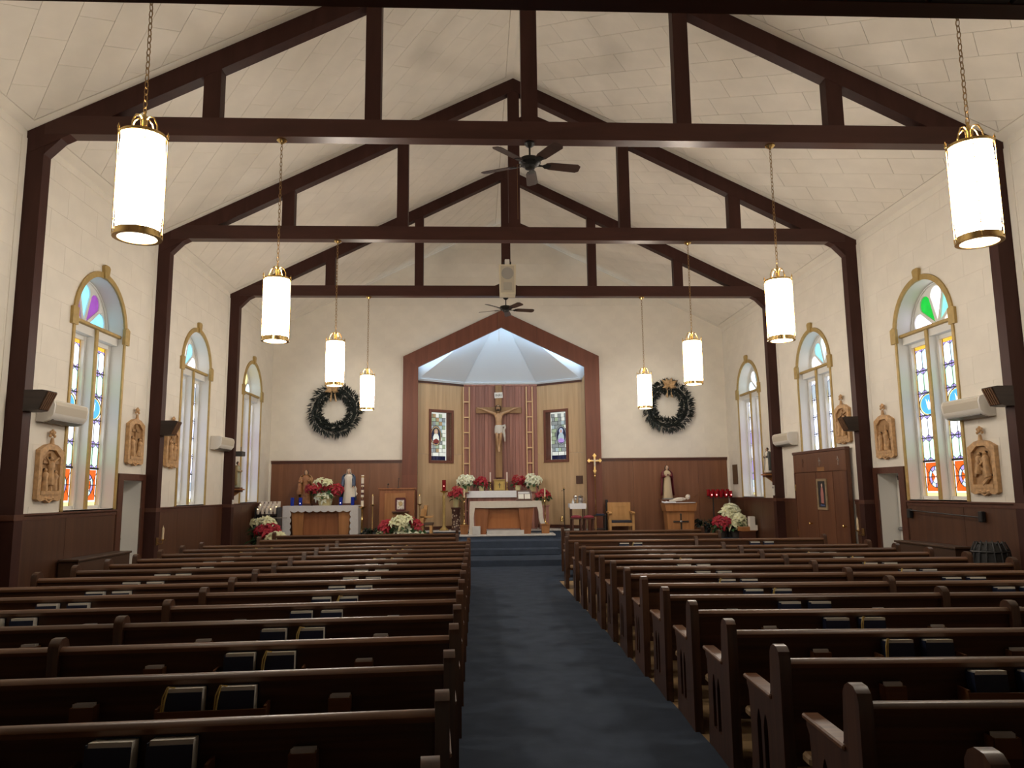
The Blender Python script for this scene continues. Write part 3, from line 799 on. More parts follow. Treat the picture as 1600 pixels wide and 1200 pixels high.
def arch_window(idx, s, yc, fan_cols, lower):
    """s = wall side; local u along +y, v = z, n = inwards"""
    w = thing('window_%d' % idx, '', ''); del w['label'], w['category']; w['kind'] = 'structure'
    F = Matrix(((0, 0, -s, s * W2), (1, 0, 0, yc), (0, 1, 0, 0), (0, 0, 0, 1)))
    def put(mb, name, m, parent=w, **k): mb.xf(F); return mb.build(name, m, parent, **k)
    def arc(r, n=24, c=(0, SPRING)): return [(c[0] + r * math.cos(PI * k / n), c[1] + r * math.sin(PI * k / n)) for k in range(n + 1)]
    # gold casing on the wall face
    o, i = HW + .075, HW - .005
    put(MB().prism(arc(o) + arc(i)[::-1], 'z', .002, .028), 'arch_casing', GOLDP)
    for d in (-1, 1):
        a, b = sorted((d * i, d * (i + .055)))
        put(MB().cbox(a, b, 1.403, SPRING, .002, .026, .005), 'jamb_casing', GOLDP)
        a, b = sorted((d * (i - .02), d * (o + .045)))
        put(MB().prism([(a, SPRING - .13), (b, SPRING - .13), (b + .0, SPRING - .1), (b, SPRING + .1), ((a + b) / 2, SPRING + .13), (a, SPRING + .1)], 'z', .0, .045), 'impost', GOLDP)
    put(MB().prism([(-.055, SPRING + HW - .01), (.055, SPRING + HW - .01), (.085, SPRING + HW + .16), (.05, SPRING + HW + .185), (-.05, SPRING + HW + .185), (-.085, SPRING + HW + .16)], 'z', .0, .05), 'keystone', GOLDP)
    # reveal lining
    rv = MB()
    A = arc(HW, 24); B = arc(HW - .035, 24)
    path_o = [(HW, 1.402)] + A + [(-HW, 1.402)]; path_i = [(HW - .02, 1.402)] + [(p[0] * .97, SPRING + (p[1] - SPRING) * .97) for p in A] + [(-HW + .02, 1.402)]
    n = len(path_o)
    vs = [(p[0], p[1], 0) for p in path_o] + [(p[0], p[1], -FD - .06) for p in path_i]
    rv.add(vs, [(k, k + 1, n + k + 1, n + k) for k in range(n - 1)])
    put(rv, 'reveal', REVEAL, smooth=30)
    put(MB().box(-HW, HW, 1.395, 1.422, -FD, .0), 'sill', REVEAL)
    # transom, mullion
    put(MB().cbox(-HW + .01, HW - .01, SPRING - .05, SPRING + .0, -FD + .02, -.02, .008), 'transom', GOLDP)
    put(MB().box(-HW + .02, HW - .02, SPRING - .16, SPRING - .05, -FD, -.07), 'transom_moulding', REVEAL)
    put(MB().cbox(-.035, .035, 1.42, SPRING - .05, -.06, -.03, .006), 'mullion', GOLDP)
    mm = MB().box(-.03, .03, 1.42, SPRING - .05, -DEP + .0, -.06)
    put(mm, 'mullion_core', REVEAL)
    # inner stops of the two lancets, a step profile
    for c in (-1, 1):
        a, b = sorted((c * .035, c * (HW - .02)))
        fr = MB()
        for e0, e1 in ((a, a + .05), (b - .05, b)): fr.box(e0, e1, 1.42, SPRING - .16, -DEP - .04, -DEP + .03)
        fr.box(a, b, 1.42, 1.47, -DEP - .04, -DEP + .02); fr.box(a, b, SPRING - .22, SPRING - .16, -DEP - .04, -DEP + .02)
        put(fr, 'lancet_frame', REVEAL)
    # fan light plate with five tear-shaped panes
    ang = [PI * (.5 + k) / 5 for k in range(5)]
    pets = [[(p[0], p[1] + SPRING + .0) for p in petal(a, .1, .62, .135)] for a in ang]
    R = HW - .025
    outer = [(R * math.cos(PI * k / 24), SPRING + R * math.sin(PI * k / 24)) for k in range(25)]
    put(MB().holed(outer, pets, 'z', -FD, -FD - .03), 'fan_plate', REVEAL)
    put(MB().tube([(p[0] * .985, SPRING + (p[1] - SPRING) * .985, -FD + .01) for p in outer], .012, 6), 'fan_moulding', REVEAL)
    for p, cname in zip(pets, fan_cols):
        put(MB().prism(p, 'z', -FD - .028, -FD - .02), 'pane', FG[cname])
    # lancets
    for c in (-1, 1):
        u0, u1 = sorted((c * .07, c * (HW - .055))); z0, z1 = 1.47, SPRING - .22
        lancet_glass(put, w, u0, u1, z0, z1, lower, c)
    return w
def lancet_glass(put, w, u0, u1, z0, z1, style, c):
    g = -DEP - .03; lead = MB()
    def pn(poly, col): put(MB().prism(poly, 'z', g, g + .006), 'pane', SG[col])
    def rect(a, b, e, f): return [(a, e), (b, e), (b, f), (a, f)]
    def bar(p, q, r=.006): lead.tube([(p[0], p[1], g + .008), (q[0], q[1], g + .008)], r, 4)
    bw = .035; W = u1 - u0; uc = (u0 + u1) / 2
    bcol = 'amber' if style['border'] else 'white'
    # border strips, cut into short pieces
    nb = 9
    for k in range(nb):
        a, b = z0 + (z1 - z0) * k / nb, z0 + (z1 - z0) * (k + 1) / nb
        for e in ((u0, u0 + bw), (u1 - bw, u1)): pn(rect(e[0], e[1], a + .004, b - .004), bcol if (k + (e[0] > uc)) % 4 else 'yellow')
    pn(rect(u0 + bw, u1 - bw, z0, z0 + .05), 'yellow'); pn(rect(u0 + bw, u1 - bw, z1 - .05, z1), bcol)
    a, b = u0 + bw, u1 - bw
    bar((a, z0), (a, z1)); bar((b, z0), (b, z1))
    # bottom panel
    zb = z0 + .52
    mid = (z0 + .05 + zb) / 2
    if style['rich']:
        m = (a + b) / 2
        rr = .16
        circ = [(m + rr * math.cos(2 * PI * k / 16), mid + rr * math.sin(2 * PI * k / 16)) for k in range(16)]
        outer = [(a + .02, z0 + .07), (b - .02, z0 + .07), (b - .02, zb - .02), (a + .02, zb - .02)]
        mb = MB().holed(outer, [circ], 'z', g, g + .006); put(mb, 'pane', SG['orange'])
        for q in (rect(a, a + .02, z0 + .05, zb), rect(b - .02, b, z0 + .05, zb), rect(a + .02, b - .02, z0 + .05, z0 + .07), rect(a + .02, b - .02, zb - .02, zb)): pn(q, 'white')
        for k in range(8):
            t0, t1 = 2 * PI * k / 8, 2 * PI * (k + 1) / 8
            q = [(m + r_ * math.cos(t), mid + r_ * math.sin(t)) for r_, t in ((rr, t0), (rr, (t0 + t1) / 2), (rr, t1), (.1, t1), (.1, (t0 + t1) / 2), (.1, t0))]
            pn(q, 'lilac' if k % 2 else 'ice')
            bar(q[0], q[5])
        for k in range(4):
            t0 = PI / 4 + PI * k / 2
            q = [(m, mid)] + [(m + r_ * math.cos(t), mid + r_ * math.sin(t)) for r_, t in ((.1, t0), (.1, t0 + PI / 4), (.1, t0 + PI / 2))]
            pn(q, ('white', 'orange')[k % 2])
        lead.tube([(p[0], p[1], g + .008) for p in circ], .006, 4, closed=True)
        lead.tube([(m + .1 * math.cos(2 * PI * k / 12), mid + .1 * math.sin(2 * PI * k / 12), g + .008) for k in range(12)], .005, 4, closed=True)
        for dz in (-.12, 0, .12): bar((a, mid + dz * 1.5), (m - rr, mid + dz * .4), .004); bar((b, mid + dz * 1.5), (m + rr, mid + dz * .4), .004)
        bar((a, mid), (b, mid), .008)
    else:
        for k in range(3):
            e, f = z0 + .05 + (zb - z0 - .05) * k / 3, z0 + .05 + (zb - z0 - .05) * (k + 1) / 3
            pn(rect(a, (a + b) / 2, e, f), style['cols'][k % len(style['cols'])]); pn(rect((a + b) / 2, b, e, f), style['cols'][(k + 1) % len(style['cols'])])
            bar((a, e), (b, e), .005)
    lead.box(a - bw, b + bw, zb - .012, zb + .012, g, g + .02) if style['rich'] else bar((a, zb), (b, zb), .008)
    # upper lights: three tall strips per stage with diamonds at each saddle bar
    ns = 5; zt = z1 - .05
    for k in range(ns):
        e, f = zb + .012 + (zt - zb) * k / ns, zb + (zt - zb) * (k + 1) / ns
        f = min(f, zt)
        for j in range(3):
            q0, q1 = a + (b - a) * j / 3, a + (b - a) * (j + 1) / 3
            col = style['stage'][k % len(style['stage'])]
            if k == ns - 1 and j == 1: col = 'ice'
            m = (q0 + q1) / 2; hh = .05; dia = 'lilac' if style['rich'] else 'pale'
            pn([(q0, e + hh), (m, e), (q1, e + hh), (q1, f - hh), (m, f), (q0, f - hh)], col)
            for zz, sg in ((e, 1), (f, -1)):
                pn([(q0, zz), (m, zz), (q0, zz + sg * hh)], dia); pn([(q1, zz), (q1, zz + sg * hh), (m, zz)], dia)
                bar((q0, zz + sg * hh), (m, zz), .004); bar((q1, zz + sg * hh), (m, zz), .004)
            if j: bar((q0, e), (q0, f), .005)
        bar((a - bw, e), (b + bw, e), .008)
    if style['rich']:
        # blue medallion with a white dove-like mark
        zc = zb + (zt - zb) * 2.5 / ns; m = (a + b) / 2; ra, rb = (b - a) / 2 - .01, .17
        el = lambda q: [(m + ra * q * math.cos(2 * PI * k / 20), zc + rb * q * math.sin(2 * PI * k / 20)) for k in range(20)]
        put(MB().prism(el(1.0), 'z', g + .006, g + .009), 'pane', SG['yellow'])
        put(MB().prism(el(.88), 'z', g + .009, g + .012), 'pane', SG['sky'])
        put(MB().prism([(m - .07, zc + .08), (m - .02, zc + .02), (m, zc + .07), (m + .03, zc + .02), (m + .07, zc + .09), (m + .05, zc - .02), (m + .02, zc - .08), (m - .02, zc - .08), (m - .05, zc - .01)], 'z', g + .012, g + .015), 'pane', SG['white'])
        lead.tube([(p[0], p[1], g + .012) for p in el(1.0)], .006, 4, closed=True)
    put(lead, 'lead_cames', LEAD)
near = dict(border=True, rich=True, stage=['palegreen', 'white', 'white', 'palegreen', 'white'])
mid_ = dict(border=False, rich=False, cols=['pale', 'white', 'grey'], stage=['pale', 'white', 'pale', 'white', 'grey'])
far = dict(border=False, rich=False, cols=['lilac', 'pale', 'ice'], stage=['lilac', 'pale', 'lilac', 'pale', 'white'])
arch_window(1, -1, WINS[0], ['aqua', 'violet', 'aqua', 'violet', 'aqua'], near)
arch_window(2, -1, WINS[1], ['white', 'aqua', 'white', 'pale', 'white'], mid_)
arch_window(3, -1, WINS[2], ['ice', 'yellow', 'white', 'mint', 'ice'], far)
arch_window(4, 1, WINS[0], ['pale', 'green', 'white', 'mint', 'white'], near)
arch_window(5, 1, WINS[1], ['white', 'aqua', 'ice', 'pale', 'white'], mid_)
arch_window(6, 1, WINS[2], ['ice', 'white', 'aqua', 'yellow', 'ice'], far)

AG = {k: pane('apse_' + v.name, c, e) for k, v, c, e in [
 ('white', SG['white'], (.85, .88, .8), .85), ('ice', SG['ice'], (.6, .75, .8), .6), ('grey', SG['grey'], (.38, .42, .42), .6), ('palegreen', SG['palegreen'], (.5, .62, .42), .6),
 ('tan', SG['tan'], (.6, .42, .22), .6), ('navy', SG['navy'], (.015, .02, .08), .4), ('red', SG['red'], (.25, .03, .02), .6), ('lilac', SG['lilac'], (.5, .32, .75), .8), ('pale', SG['pale'], (.55, .62, .85), .8), ('flesh', SG['flesh'], (.75, .5, .4), .7)]}
# the two small square-headed windows in the apse
def apse_window(idx, M, h, cols):
    w = thing('window_%d' % idx, '', ''); del w['label'], w['category']; w['kind'] = 'structure'
    u0, u1, z0, z1 = h
    def put(mb, name, m): mb.xf(M); return mb.build(name, m, w)
    fr = MB()
    for a, b, c, d in ((u0 - .05, u0 + .02, z0 - .05, z1 + .05), (u1 - .02, u1 + .05, z0 - .05, z1 + .05)): fr.box(a, b, -.03, .0, c, d)
    for c, d in ((z0 - .05, z0 + .02), (z1 - .02, z1 + .05)): fr.box(u0 + .02, u1 - .02, -.03, .0, c, d)
    put(fr, 'casing', ARCHW)
    D = .3
    bx = MB()
    bx.add([(u0, 0, z0), (u1, 0, z0), (u1, 0, z1), (u0, 0, z1), (u0, D, z0), (u1, D, z0), (u1, D, z1), (u0, D, z1)], [(0, 1, 5, 4), (1, 2, 6, 5), (2, 3, 7, 6), (3, 0, 4, 7)])
    put(bx, 'reveal', ARCHW)
    y0, y1 = D - .03, D - .02; lead = MB()
    def pn(p, col, dy=0.): put(MB().prism(p, 'y', y0 - dy, y1 - dy), 'pane', AG[col])
    def rect(a, b, e, f): return [(a, e), (b, e), (b, f), (a, f)]
    def bar(p, q, r=.007): lead.tube([(p[0], y0 - .004, p[1]), (q[0], y0 - .004, q[1])], r, 4)
    bw = .03
    for q in (rect(u0, u0 + bw, z0, z1), rect(u1 - bw, u1, z0, z1), rect(u0 + bw, u1 - bw, z0, z0 + .04), rect(u0 + bw, u1 - bw, z1 - .04, z1)): pn(q, 'white')
    a, b = u0 + bw, u1 - bw; nx, nz = 6, 12; zz0, zz1 = z0 + .04, z1 - .04
    rnd = random.Random(idx)
    for j in range(nz):
        for i in range(nx):
            p0, p1 = a + (b - a) * i / nx, a + (b - a) * (i + 1) / nx; e, f = zz0 + (zz1 - zz0) * j / nz, zz0 + (zz1 - zz0) * (j + 1) / nz
            col = 'navy' if j == 0 else ('white' if j == 1 else rnd.choice(cols))
            pn(rect(p0, p1, e, f), col)
            if j == 0: bar((p0, e), (p0, f))
            elif (i + j) % 2: bar((p0, e), (p0, f), .006)
        bar((a, zz0 + (zz1 - zz0) * j / nz), (b, zz0 + (zz1 - zz0) * j / nz), .006)
    m, zc = (a + b) / 2, z0 + (z1 - z0) * .52; ra, rb = .17, .27
    el = lambda q, n=20: [(m + ra * q * math.cos(2 * PI * k / n), zc + rb * q * math.sin(2 * PI * k / n)) for k in range(n)]
    pn(el(1.0), 'tan' if idx == 7 else 'grey', .01); pn(el(.86), 'navy', .014)
    # robed half figure in the medallion
    fc = ('white', 'red') if idx == 7 else ('ice', 'lilac')
    pn([(m - .1, zc - .16), (m + .1, zc - .16), (m + .09, zc - .02), (m + .05, zc + .06), (m - .05, zc + .06), (m - .09, zc - .02)], fc[0], .018)
    pn([(m - .07, zc - .2), (m + .07, zc - .2), (m + .1, zc - .13), (m, zc - .07), (m - .1, zc - .13)], fc[1], .022)
    pn([(m + .065 * math.cos(2 * PI * k / 12), zc + .12 + .08 * math.sin(2 * PI * k / 12)) for k in range(12)], 'pale' if idx == 8 else 'tan', .018)
    pn([(m + .035 * math.cos(2 * PI * k / 10), zc + .11 + .05 * math.sin(2 * PI * k / 10)) for k in range(10)], 'flesh', .022)
    lead.tube([(p[0], y0 - .012, p[1]) for p in el(1.0)], .006, 4, closed=True)
    put(lead, 'lead_cames', LEAD)
apse_window(7, APML, AWL, ['white', 'ice', 'grey', 'grey', 'palegreen', 'tan'])
apse_window(8, APMR, AWR, ['grey', 'grey', 'ice', 'palegreen', 'white', 'grey'])
# ================================================================ doors and things on the side walls
DOORW = mat('painted_door', (.72, .7, .65), .5)
GREYM = mat('grey_metal', (.3, .3, .31), .4, metal=.6)
SILV = mat('silver', (.75, .75, .74), .25, metal=1.)
for k, (s, side) in enumerate(((-1, 'left'), (1, 'right'))):
    d = thing('door_%d' % (k + 1), '', ''); del d['label'], d['category']; d['kind'] = 'structure'
    d.location = (s * W2, 12.07, 0)
    def X(a, b): return sorted((s * a, s * b))
    fr = MB()
    x = X(-.03, .0)
    fr.box(x[0], x[1], -.49, -.33, 0, 1.93); fr.box(x[0], x[1], .33, .44, 0, 1.93); fr.box(x[0], x[1], -.33, .33, 1.83, 1.93)
    fr.build('casing', CAPW, d)
    x = X(0, .32)
    lin = MB()
    for a, b in ((-.33, -.325), (.325, .33)): lin.box(x[0], x[1], a, b, 0, 1.83)
    lin.box(x[0], x[1], -.33, .33, 1.825, 1.83)
    lin.build('reveal', REVEAL, d)
    x = X(.3, .335)
    MB().cbox(x[0], x[1], -.325, .325, .01, 1.82, .004).build('leaf', DOORW, d)
    b = MB(); xx = X(.24, .27); b.cyl((xx[0] + .015, -.3, .93), (xx[0] + .015, .28, .93), .018, n=8)
    for yy in (-.28, .26): q = X(.25, .3); b.box(q[0], q[1], yy - .02, yy + .02, .9, .96)
    b.build('panic_bar', GREYM, d)
    q = X(.2, .3)
    MB().cbox(q[0], q[1], -.25, .12, 1.72, 1.79, .01).build('closer', BLACK, d)
# confessional front on the right wall
cf = thing('confessional', 'dark wood confessional front with three doors and crosses, right wall', 'cupboard', (W2 - .05, 14.48, 0))
MB().box(-.06, 0, -1.27, .97, 0, 2.28).build('carcass', VENEER, cf)
MB().cbox(-.095, 0, -1.29, .99, 2.28, 2.335, .008).build('cornice', CAPW, cf)
MB().box(-.08, -.06, -1.27, .97, 1.92, 2.28).build('frieze', VENEER, cf)
for a, b in ((-1.27, -1.22), (.93, .97)): MB().box(-.083, -.06, a, b, 0, 1.92).build('stile', CAPW, cf)
for i, (a, b) in enumerate(((-1.22, -.74), (-.73, -.03), (-.02, .93))):
    dd = MB().cbox(-.078, -.06, a + .006, b - .006, .02, 1.905, .004).build('door', VENEER, cf)
    if i != 1:
        yk = b - .1 if i == 2 else a + .1
        yk = {0: -1.13, 2: .24}[i]
        MB().lathe([(.0, 0), (.012, .0), (.012, .03), (.026, .04), (.028, .06), (.016, .075), (0, .078)], n=12, cap=False).xf(Matrix.Translation((-.078, yk, .93)) @ Matrix.Rotation(-PI / 2, 4, 'Y')).build('knob', BRASS, dd, smooth=40)
        for z in ((1.62, .72) if i == 2 else ()):
            MB().cyl((-.084, b - .01, z - .06), (-.084, b - .01, z + .06), .009, n=8).build('hinge', BRASS, dd)
for yc in (-.98, -.23, .52):
    MB().box(-.087, -.08, yc - .01, yc + .01, 2.02, 2.18).box(-.087, -.08, yc - .045, yc + .045, 2.11, 2.13).build('cross', SILV if yc < .4 else CAPW, cf)
MB().box(-.084, -.08, -.42, -.12, 1.925, 2.0).build('plate', wood('plate_wood', (.2, .09, .03), (.26, .12, .04), .4, 'Y'), cf)
pc = thing('framed_picture', 'narrow framed picture of a pink-robed figure on the confessional door', 'picture', (W2 - .129, 14.2, 1.2))
MB().holed([(-.2, 0), (.2, 0), (.2, .58), (-.2, .58)], [[(-.155, .045), (.155, .045), (.155, .535), (-.155, .535)]], 'x', -.022, 0).build('frame', wood('picture_frame', (.22, .16, .09), (.3, .22, .13), .5, 'Y'), pc)
MB().box(-.01, -.002, -.156, .156, .044, .536).build('canvas', mat('dark_canvas', (.02, .018, .022), .6, var=.3, vscale=6), pc)
MB().prism([(-.05, .1), (.05, .1), (.06, .3), (.03, .42), (-.03, .42), (-.06, .3)], 'x', -.0125, -.01).build('painted_robe', mat('pink_robe', (.42, .17, .15), .7), pc)
MB().prism([(.025 * math.cos(2 * PI * k / 12), .455 + .035 * math.sin(2 * PI * k / 12)) for k in range(12)], 'x', -.0125, -.01).build('painted_head', mat('pale_skin_paint', (.6, .42, .3), .7), pc)
MB().prism([(-.09, .07), (.09, .07), (.05, .12), (-.05, .12)], 'x', -.0125, -.01).build('painted_ground', mat('blue_ground', (.06, .09, .2), .7), pc)
# white cable cover beside the confessional
tag(MB().box(W2 - .03, W2 - .002, 12.98, 13.04, 1.43, 2.38).build('conduit', WHITE), 'white cable conduit on wall between confessional and post', 'conduit')

# air conditioners
def aircon(s, yc, w, label):
    t = thing('air_conditioner', label, 'air conditioner', (s * (W2 - .008), yc, 2.5), 0, 'wall air conditioners')
    q = [(0, 0), (0, .27), (-.16, .27), (-.2, .25), (-.215, .2), (-.2, .08), (-.15, .02), (-.1, 0)]
    q = [(s * a * 1.0, b) for a, b in q]
    MB().prism(q, 'y', -w / 2, w / 2).build('body', WHITE, t, smooth=35)
    q2 = [(s * a, b) for a, b in [(-.203, .1), (-.219, .2), (-.205, .245), (-.2, .245), (-.213, .2), (-.198, .1)]]
    MB().prism(q2, 'y', -w / 2 + .03, w / 2 - .03).build('front_panel', mat('cream_grille', (.5, .45, .36), .5), t)
    x = sorted((s * -.19, s * -.06))
    MB().obox(((x[0] + x[1]) / 2, 0, .012), (.11, w * .86, .012), Matrix.Rotation(s * .25, 3, 'Y')).build('louvre', mat('ac_louvre', (.14, .13, .12), .5), t)
aircon(-1, 9.78, .8, 'white air conditioner on left wall, above crucifixion relief beside near post')
aircon(-1, 15.86, .82, 'white air conditioner on left wall past the second window')
aircon(1, 9.78, .8, 'white air conditioner on right wall above relief beside near window')
aircon(1, 15.86, .82, 'white air conditioner on right wall above the confessional corner')

# speakers on the posts
LOUV = wood('speaker_louvre', (.1, .05, .025), (.16, .08, .04), .5, 'X')
DKW = wood('speaker_case', (.02, .013, .011), (.035, .022, .018), .45, 'X')
def post_speaker(s, y, label, tilt=.25):
    t = thing('post_speaker', label, 'speaker', (s * (W2 - .21), y + TD / 2, 2.56), 0, 'speakers on the posts')
    p = [(0, 0), (0, .24), (-s * .2, .24), (-s * .26, .23), (-s * .17, .01), (-s * .1, 0)]
    MB().prism(p, 'y', -.1, .1).build('case', DKW, t)
    for i in range(5):
        yy = -.075 + i * .038
        M = Matrix.Rotation(0, 4, 'Z')
        MB().prism([(-s * .262, .222), (-s * .27, .215), (-s * .182, .018), (-s * .172, .02)], 'y', yy - .012, yy + .012).build('louvre', LOUV, t)
post_speaker(-1, TY[0], 'dark wooden speaker box on the near left truss post')
post_speaker(-1, TY[1], 'dark wooden speaker box on the second left truss post')
post_speaker(1, TY[0], 'dark wooden speaker box on the near right truss post')
post_speaker(1, TY[1], 'dark wooden speaker box on the second right truss post')

# stations of the cross: carved relief panels
RELIEF = mat('carved_tan_relief', (.5, .3, .14), .6, var=.25, vscale=18, bump=.3, bscale=25)
RELB = mat('carved_relief_ground', (.36, .205, .09), .7, var=.2, vscale=14)
RELD = mat('carved_dark_hair', (.05, .028, .015), .7)
def station(s, yc, z0, label, scene):
    t = thing('relief_plaque', label, 'relief', (s * (W2 - .008), yc, z0), 0, 'stations of the cross')
    F = Matrix(((0, 0, -s, 0), (s * -1, 0, 0, 0), (0, 1, 0, 0), (0, 0, 0, 1)))     # u to the viewer's right
    def put(mb, name, m, **k): mb.xf(F); return mb.build(name, m, t, **k)
    o = [(-.27, .03), (-.2, .0), (-.09, .02), (0, -.02), (.09, .02), (.2, .0), (.27, .03), (.27, .62), (.12, .69), (0, .71), (-.12, .69), (-.27, .62)]
    i = [(-.2, .13), (.2, .13), (.2, .55), (.16, .57), (.08, .63), (-.08, .63), (-.16, .57), (-.2, .55)]
    put(MB().holed(o, [i], 'z', .055, 0), 'frame', RELIEF)
    put(MB().prism(i, 'z', .0, .02), 'ground', RELB)
    put(MB().box(-.2, .2, .08, .13, .05, .062), 'inscription_bar', RELIEF)
    fin = MB().tube([(0, .7, .04), (0, .78, .04)], [.03, .018], 8)
    for a in range(5):
        b = PI * (-.1 + 1.2 * a / 4)
        fin.ball((.05 * math.cos(b), .82 + .05 * math.sin(b), .04), (.022, .022, .016), 8, 5)
    fin.ball((0, .83, .045), (.024, .03, .02), 8, 6)
    put(fin, 'finial_cross', RELIEF, smooth=50)
    put(MB().ball((0, .03, .055), (.05, .022, .02), 10, 6).ball((-.08, .04, .05), (.04, .016, .015), 8, 5).ball((.08, .04, .05), (.04, .016, .015), 8, 5), 'foliate_boss', RELIEF, smooth=50)
    def person_(x, zb, h, lean=0., arms=None, name='relief_figure'):
        m = MB(); sx = .064 * h / .38
        n0 = len(m.v)
        prof = [(.9, 0), (1.0, .08), (.85, .35), (.7, .55), (.95, .74), (.6, .82), (.35, .86)]
        m.lathe([(sx * r, h * z) for r, z in prof], (0, 0, 0), 12, 1., .8, .1, 5)
        for a in (arms or []):
            m.tube([(sx * .8 * (1 if a[0] > 0 else -1), 0, h * .76), (a[0] * .5, -.01, h * .76 + (a[1]) * .45), (a[0], -.015, h * .76 + a[1])], [.018, .015, .012], 6)
        M = Matrix.Translation((x, zb, .045)) @ Matrix.Rotation(-lean, 4, 'Z') @ Matrix(((1, 0, 0, 0), (0, 0, 1, 0), (0, -1, 0, 0), (0, 0, 0, 1)))
        m.xf(M); o_ = put(m, name, RELIEF, smooth=50)
        hd = MB().ball((0, 0, h * .93), (sx * .5, sx * .5, h * .085), 10, 7); hd.xf(M); hd.xf(F); hd.build('head', RELIEF, o_, smooth=60)
        hr = MB().ball((0, .012, h * .955), (sx * .58, sx * .5, h * .07), 10, 6); hr.xf(M); hr.xf(F); hr.build('hair', RELD, o_, smooth=60)
    def cross_(x, z, h, w, tilt=0.):
        m = MB().box(-.018, .018, -h / 2, h / 2, .0, .03).box(-w / 2, w / 2, h * .22, h * .22 + .036, .0, .03)
        m.xf(Matrix.Translation((x, z, .018)) @ Matrix.Rotation(tilt, 4, 'Z')); put(m, 'relief_cross', RELB)
    for f in scene: (person_ if f[0] == 'p' else cross_)(*f[1:])
CR = [('x', 0, .36, .46, .34), ('p', 0, .2, .34, 0, [(-.14, .08), (.14, .08)]), ('p', -.11, .13, .27), ('p', .1, .13, .25, .1), ('p', .03, .13, .16, -.3)]
station(-1, 9.70, 1.54, 'carved tan relief of a crucifixion beside the near left post', CR)
station(-1, 12.02, 2.07, 'carved tan relief of figures under a tall cross above left door', [('x', -.02, .42, .4, .28), ('p', -.1, .13, .3, -.1), ('p', .08, .13, .22, .3), ('p', .13, .13, .28), ('p', 0, .13, .14, -.5)])
station(-1, 13.45, 2.07, 'carved tan relief half hidden behind the second left post speaker', [('p', -.08, .13, .33), ('p', .06, .13, .3, .15), ('x', .02, .42, .3, .3, .4)])
station(1, 9.68, 1.5, 'carved tan relief of soldiers over a fallen figure beside near right post', [('p', -.1, .27, .28, .2, [(.1, -.05)]), ('p', .1, .22, .34, -.1, [(-.1, -.08)]), ('p', 0, .13, .2, .9), ('x', -.02, .33, .3, .3, 1.1)])
station(1, 12.02, 2.07, 'carved tan relief of a column and seated figure above right door', [('p', -.11, .13, .3), ('p', .07, .13, .32, -.05, [(.05, .16)]), ('p', .1, .13, .18, .2)])
station(1, 13.40, 2.4, 'carved tan relief above the confessional beside second right post', [('p', -.1, .13, .34), ('p', .06, .13, .36, .1), ('x', .05, .44, .34, .3, .3)])

# convector covers, candle sconces, switches, plaque
HEAT = wood('convector_case', (.045, .022, .012), (.07, .035, .02), .45, 'Y', 10, .06)
for s, lab in ((-1, 'low dark brown convector cover against the left wall beside door'), (1, 'low dark brown convector cover against the right wall beside door')):
    t = thing('convector_cover', lab, 'heater', (s * (W2 - .056), 10.75, 0), 0, 'convector covers')
    x = sorted((0, -s * .24)); 
    MB().box(x[0], x[1], -.72, .72, .05, .78).build('case', HEAT, t)
    x = sorted((0, -s * .26)); MB().cbox(x[0], x[1], -.75, .75, .78, .81, .006).build('top', HEAT, t)
    x = sorted((-s * .24, -s * .247))
    for i in range(6): MB().box(x[0], x[1], -.66, .66, .12 + i * .035, .14 + i * .035).build('grille_slat', BLACK, t)
CANDLE = mat('candle_wax', (.62, .5, .33), .5)
for s, side in ((-1, 'left'), (1, 'right')):
    t = thing('candle_sconce', 'small brass wall sconce with candle on the second %s post' % side, 'sconce', (s * (W2 - .208), TY[1] + .09, .87), 0, 'candle sconces')
    MB().cbox(-.012 if s > 0 else 0, 0 if s > 0 else .012, -.04, .04, -.06, .06, .004).build('plate', OLDBRASS, t)
    MB().tube([(-s * .01, 0, -.02), (-s * .05, 0, -.045), (-s * .09, 0, -.03), (-s * .09, 0, .02)], .007, 6).build('arm', OLDBRASS, t)
    MB().lathe([(.005, -.01), (.04, .0), (.046, .012), (.02, .014)], (-s * .09, 0, .02), 12).build('cup', BRASS, t, smooth=40)
    MB().lathe([(.018, 0), (.018, .17), (.006, .2), (.002, .225)], (-s * .09, 0, .03), 10).build('candle', CANDLE, t, smooth=40)
t = thing('wall_thermostat', 'small white thermostat box on the third right post', 'thermostat', (W2 - .208, TY[2] + .07, 1.46))
MB().cbox(-.025, 0, -.035, .035, 0, .22, .005).build('case', WHITE, t); MB().box(-.03, -.025, -.02, .02, .15, .19).build('dial', BLACK, t)
tag(MB().cbox(-W2 + .205, -W2 + .225, TY[2] + .03, TY[2] + .1, 1.4, 1.49, .005).build('switch_plate', WHITE), 'small white switch plate on the third left post', 'switch')
t = thing('wall_plaque', 'narrow wooden plaque on right wall beside the far corner', 'plaque', (W2 - .008, 19.36, 1.73))
MB().cbox(-.02, 0, -.17, .17, 0, .5, .004).build('board', wood('plaque_wood', (.09, .05, .025), (.13, .075, .04), .5, 'Z'), t)
MB().box(-.024, -.02, -.14, .14, .03, .47).build('face', mat('plaque_bronze', (.14, .085, .045), .5, metal=.3, bump=.4, bscale=80), t)
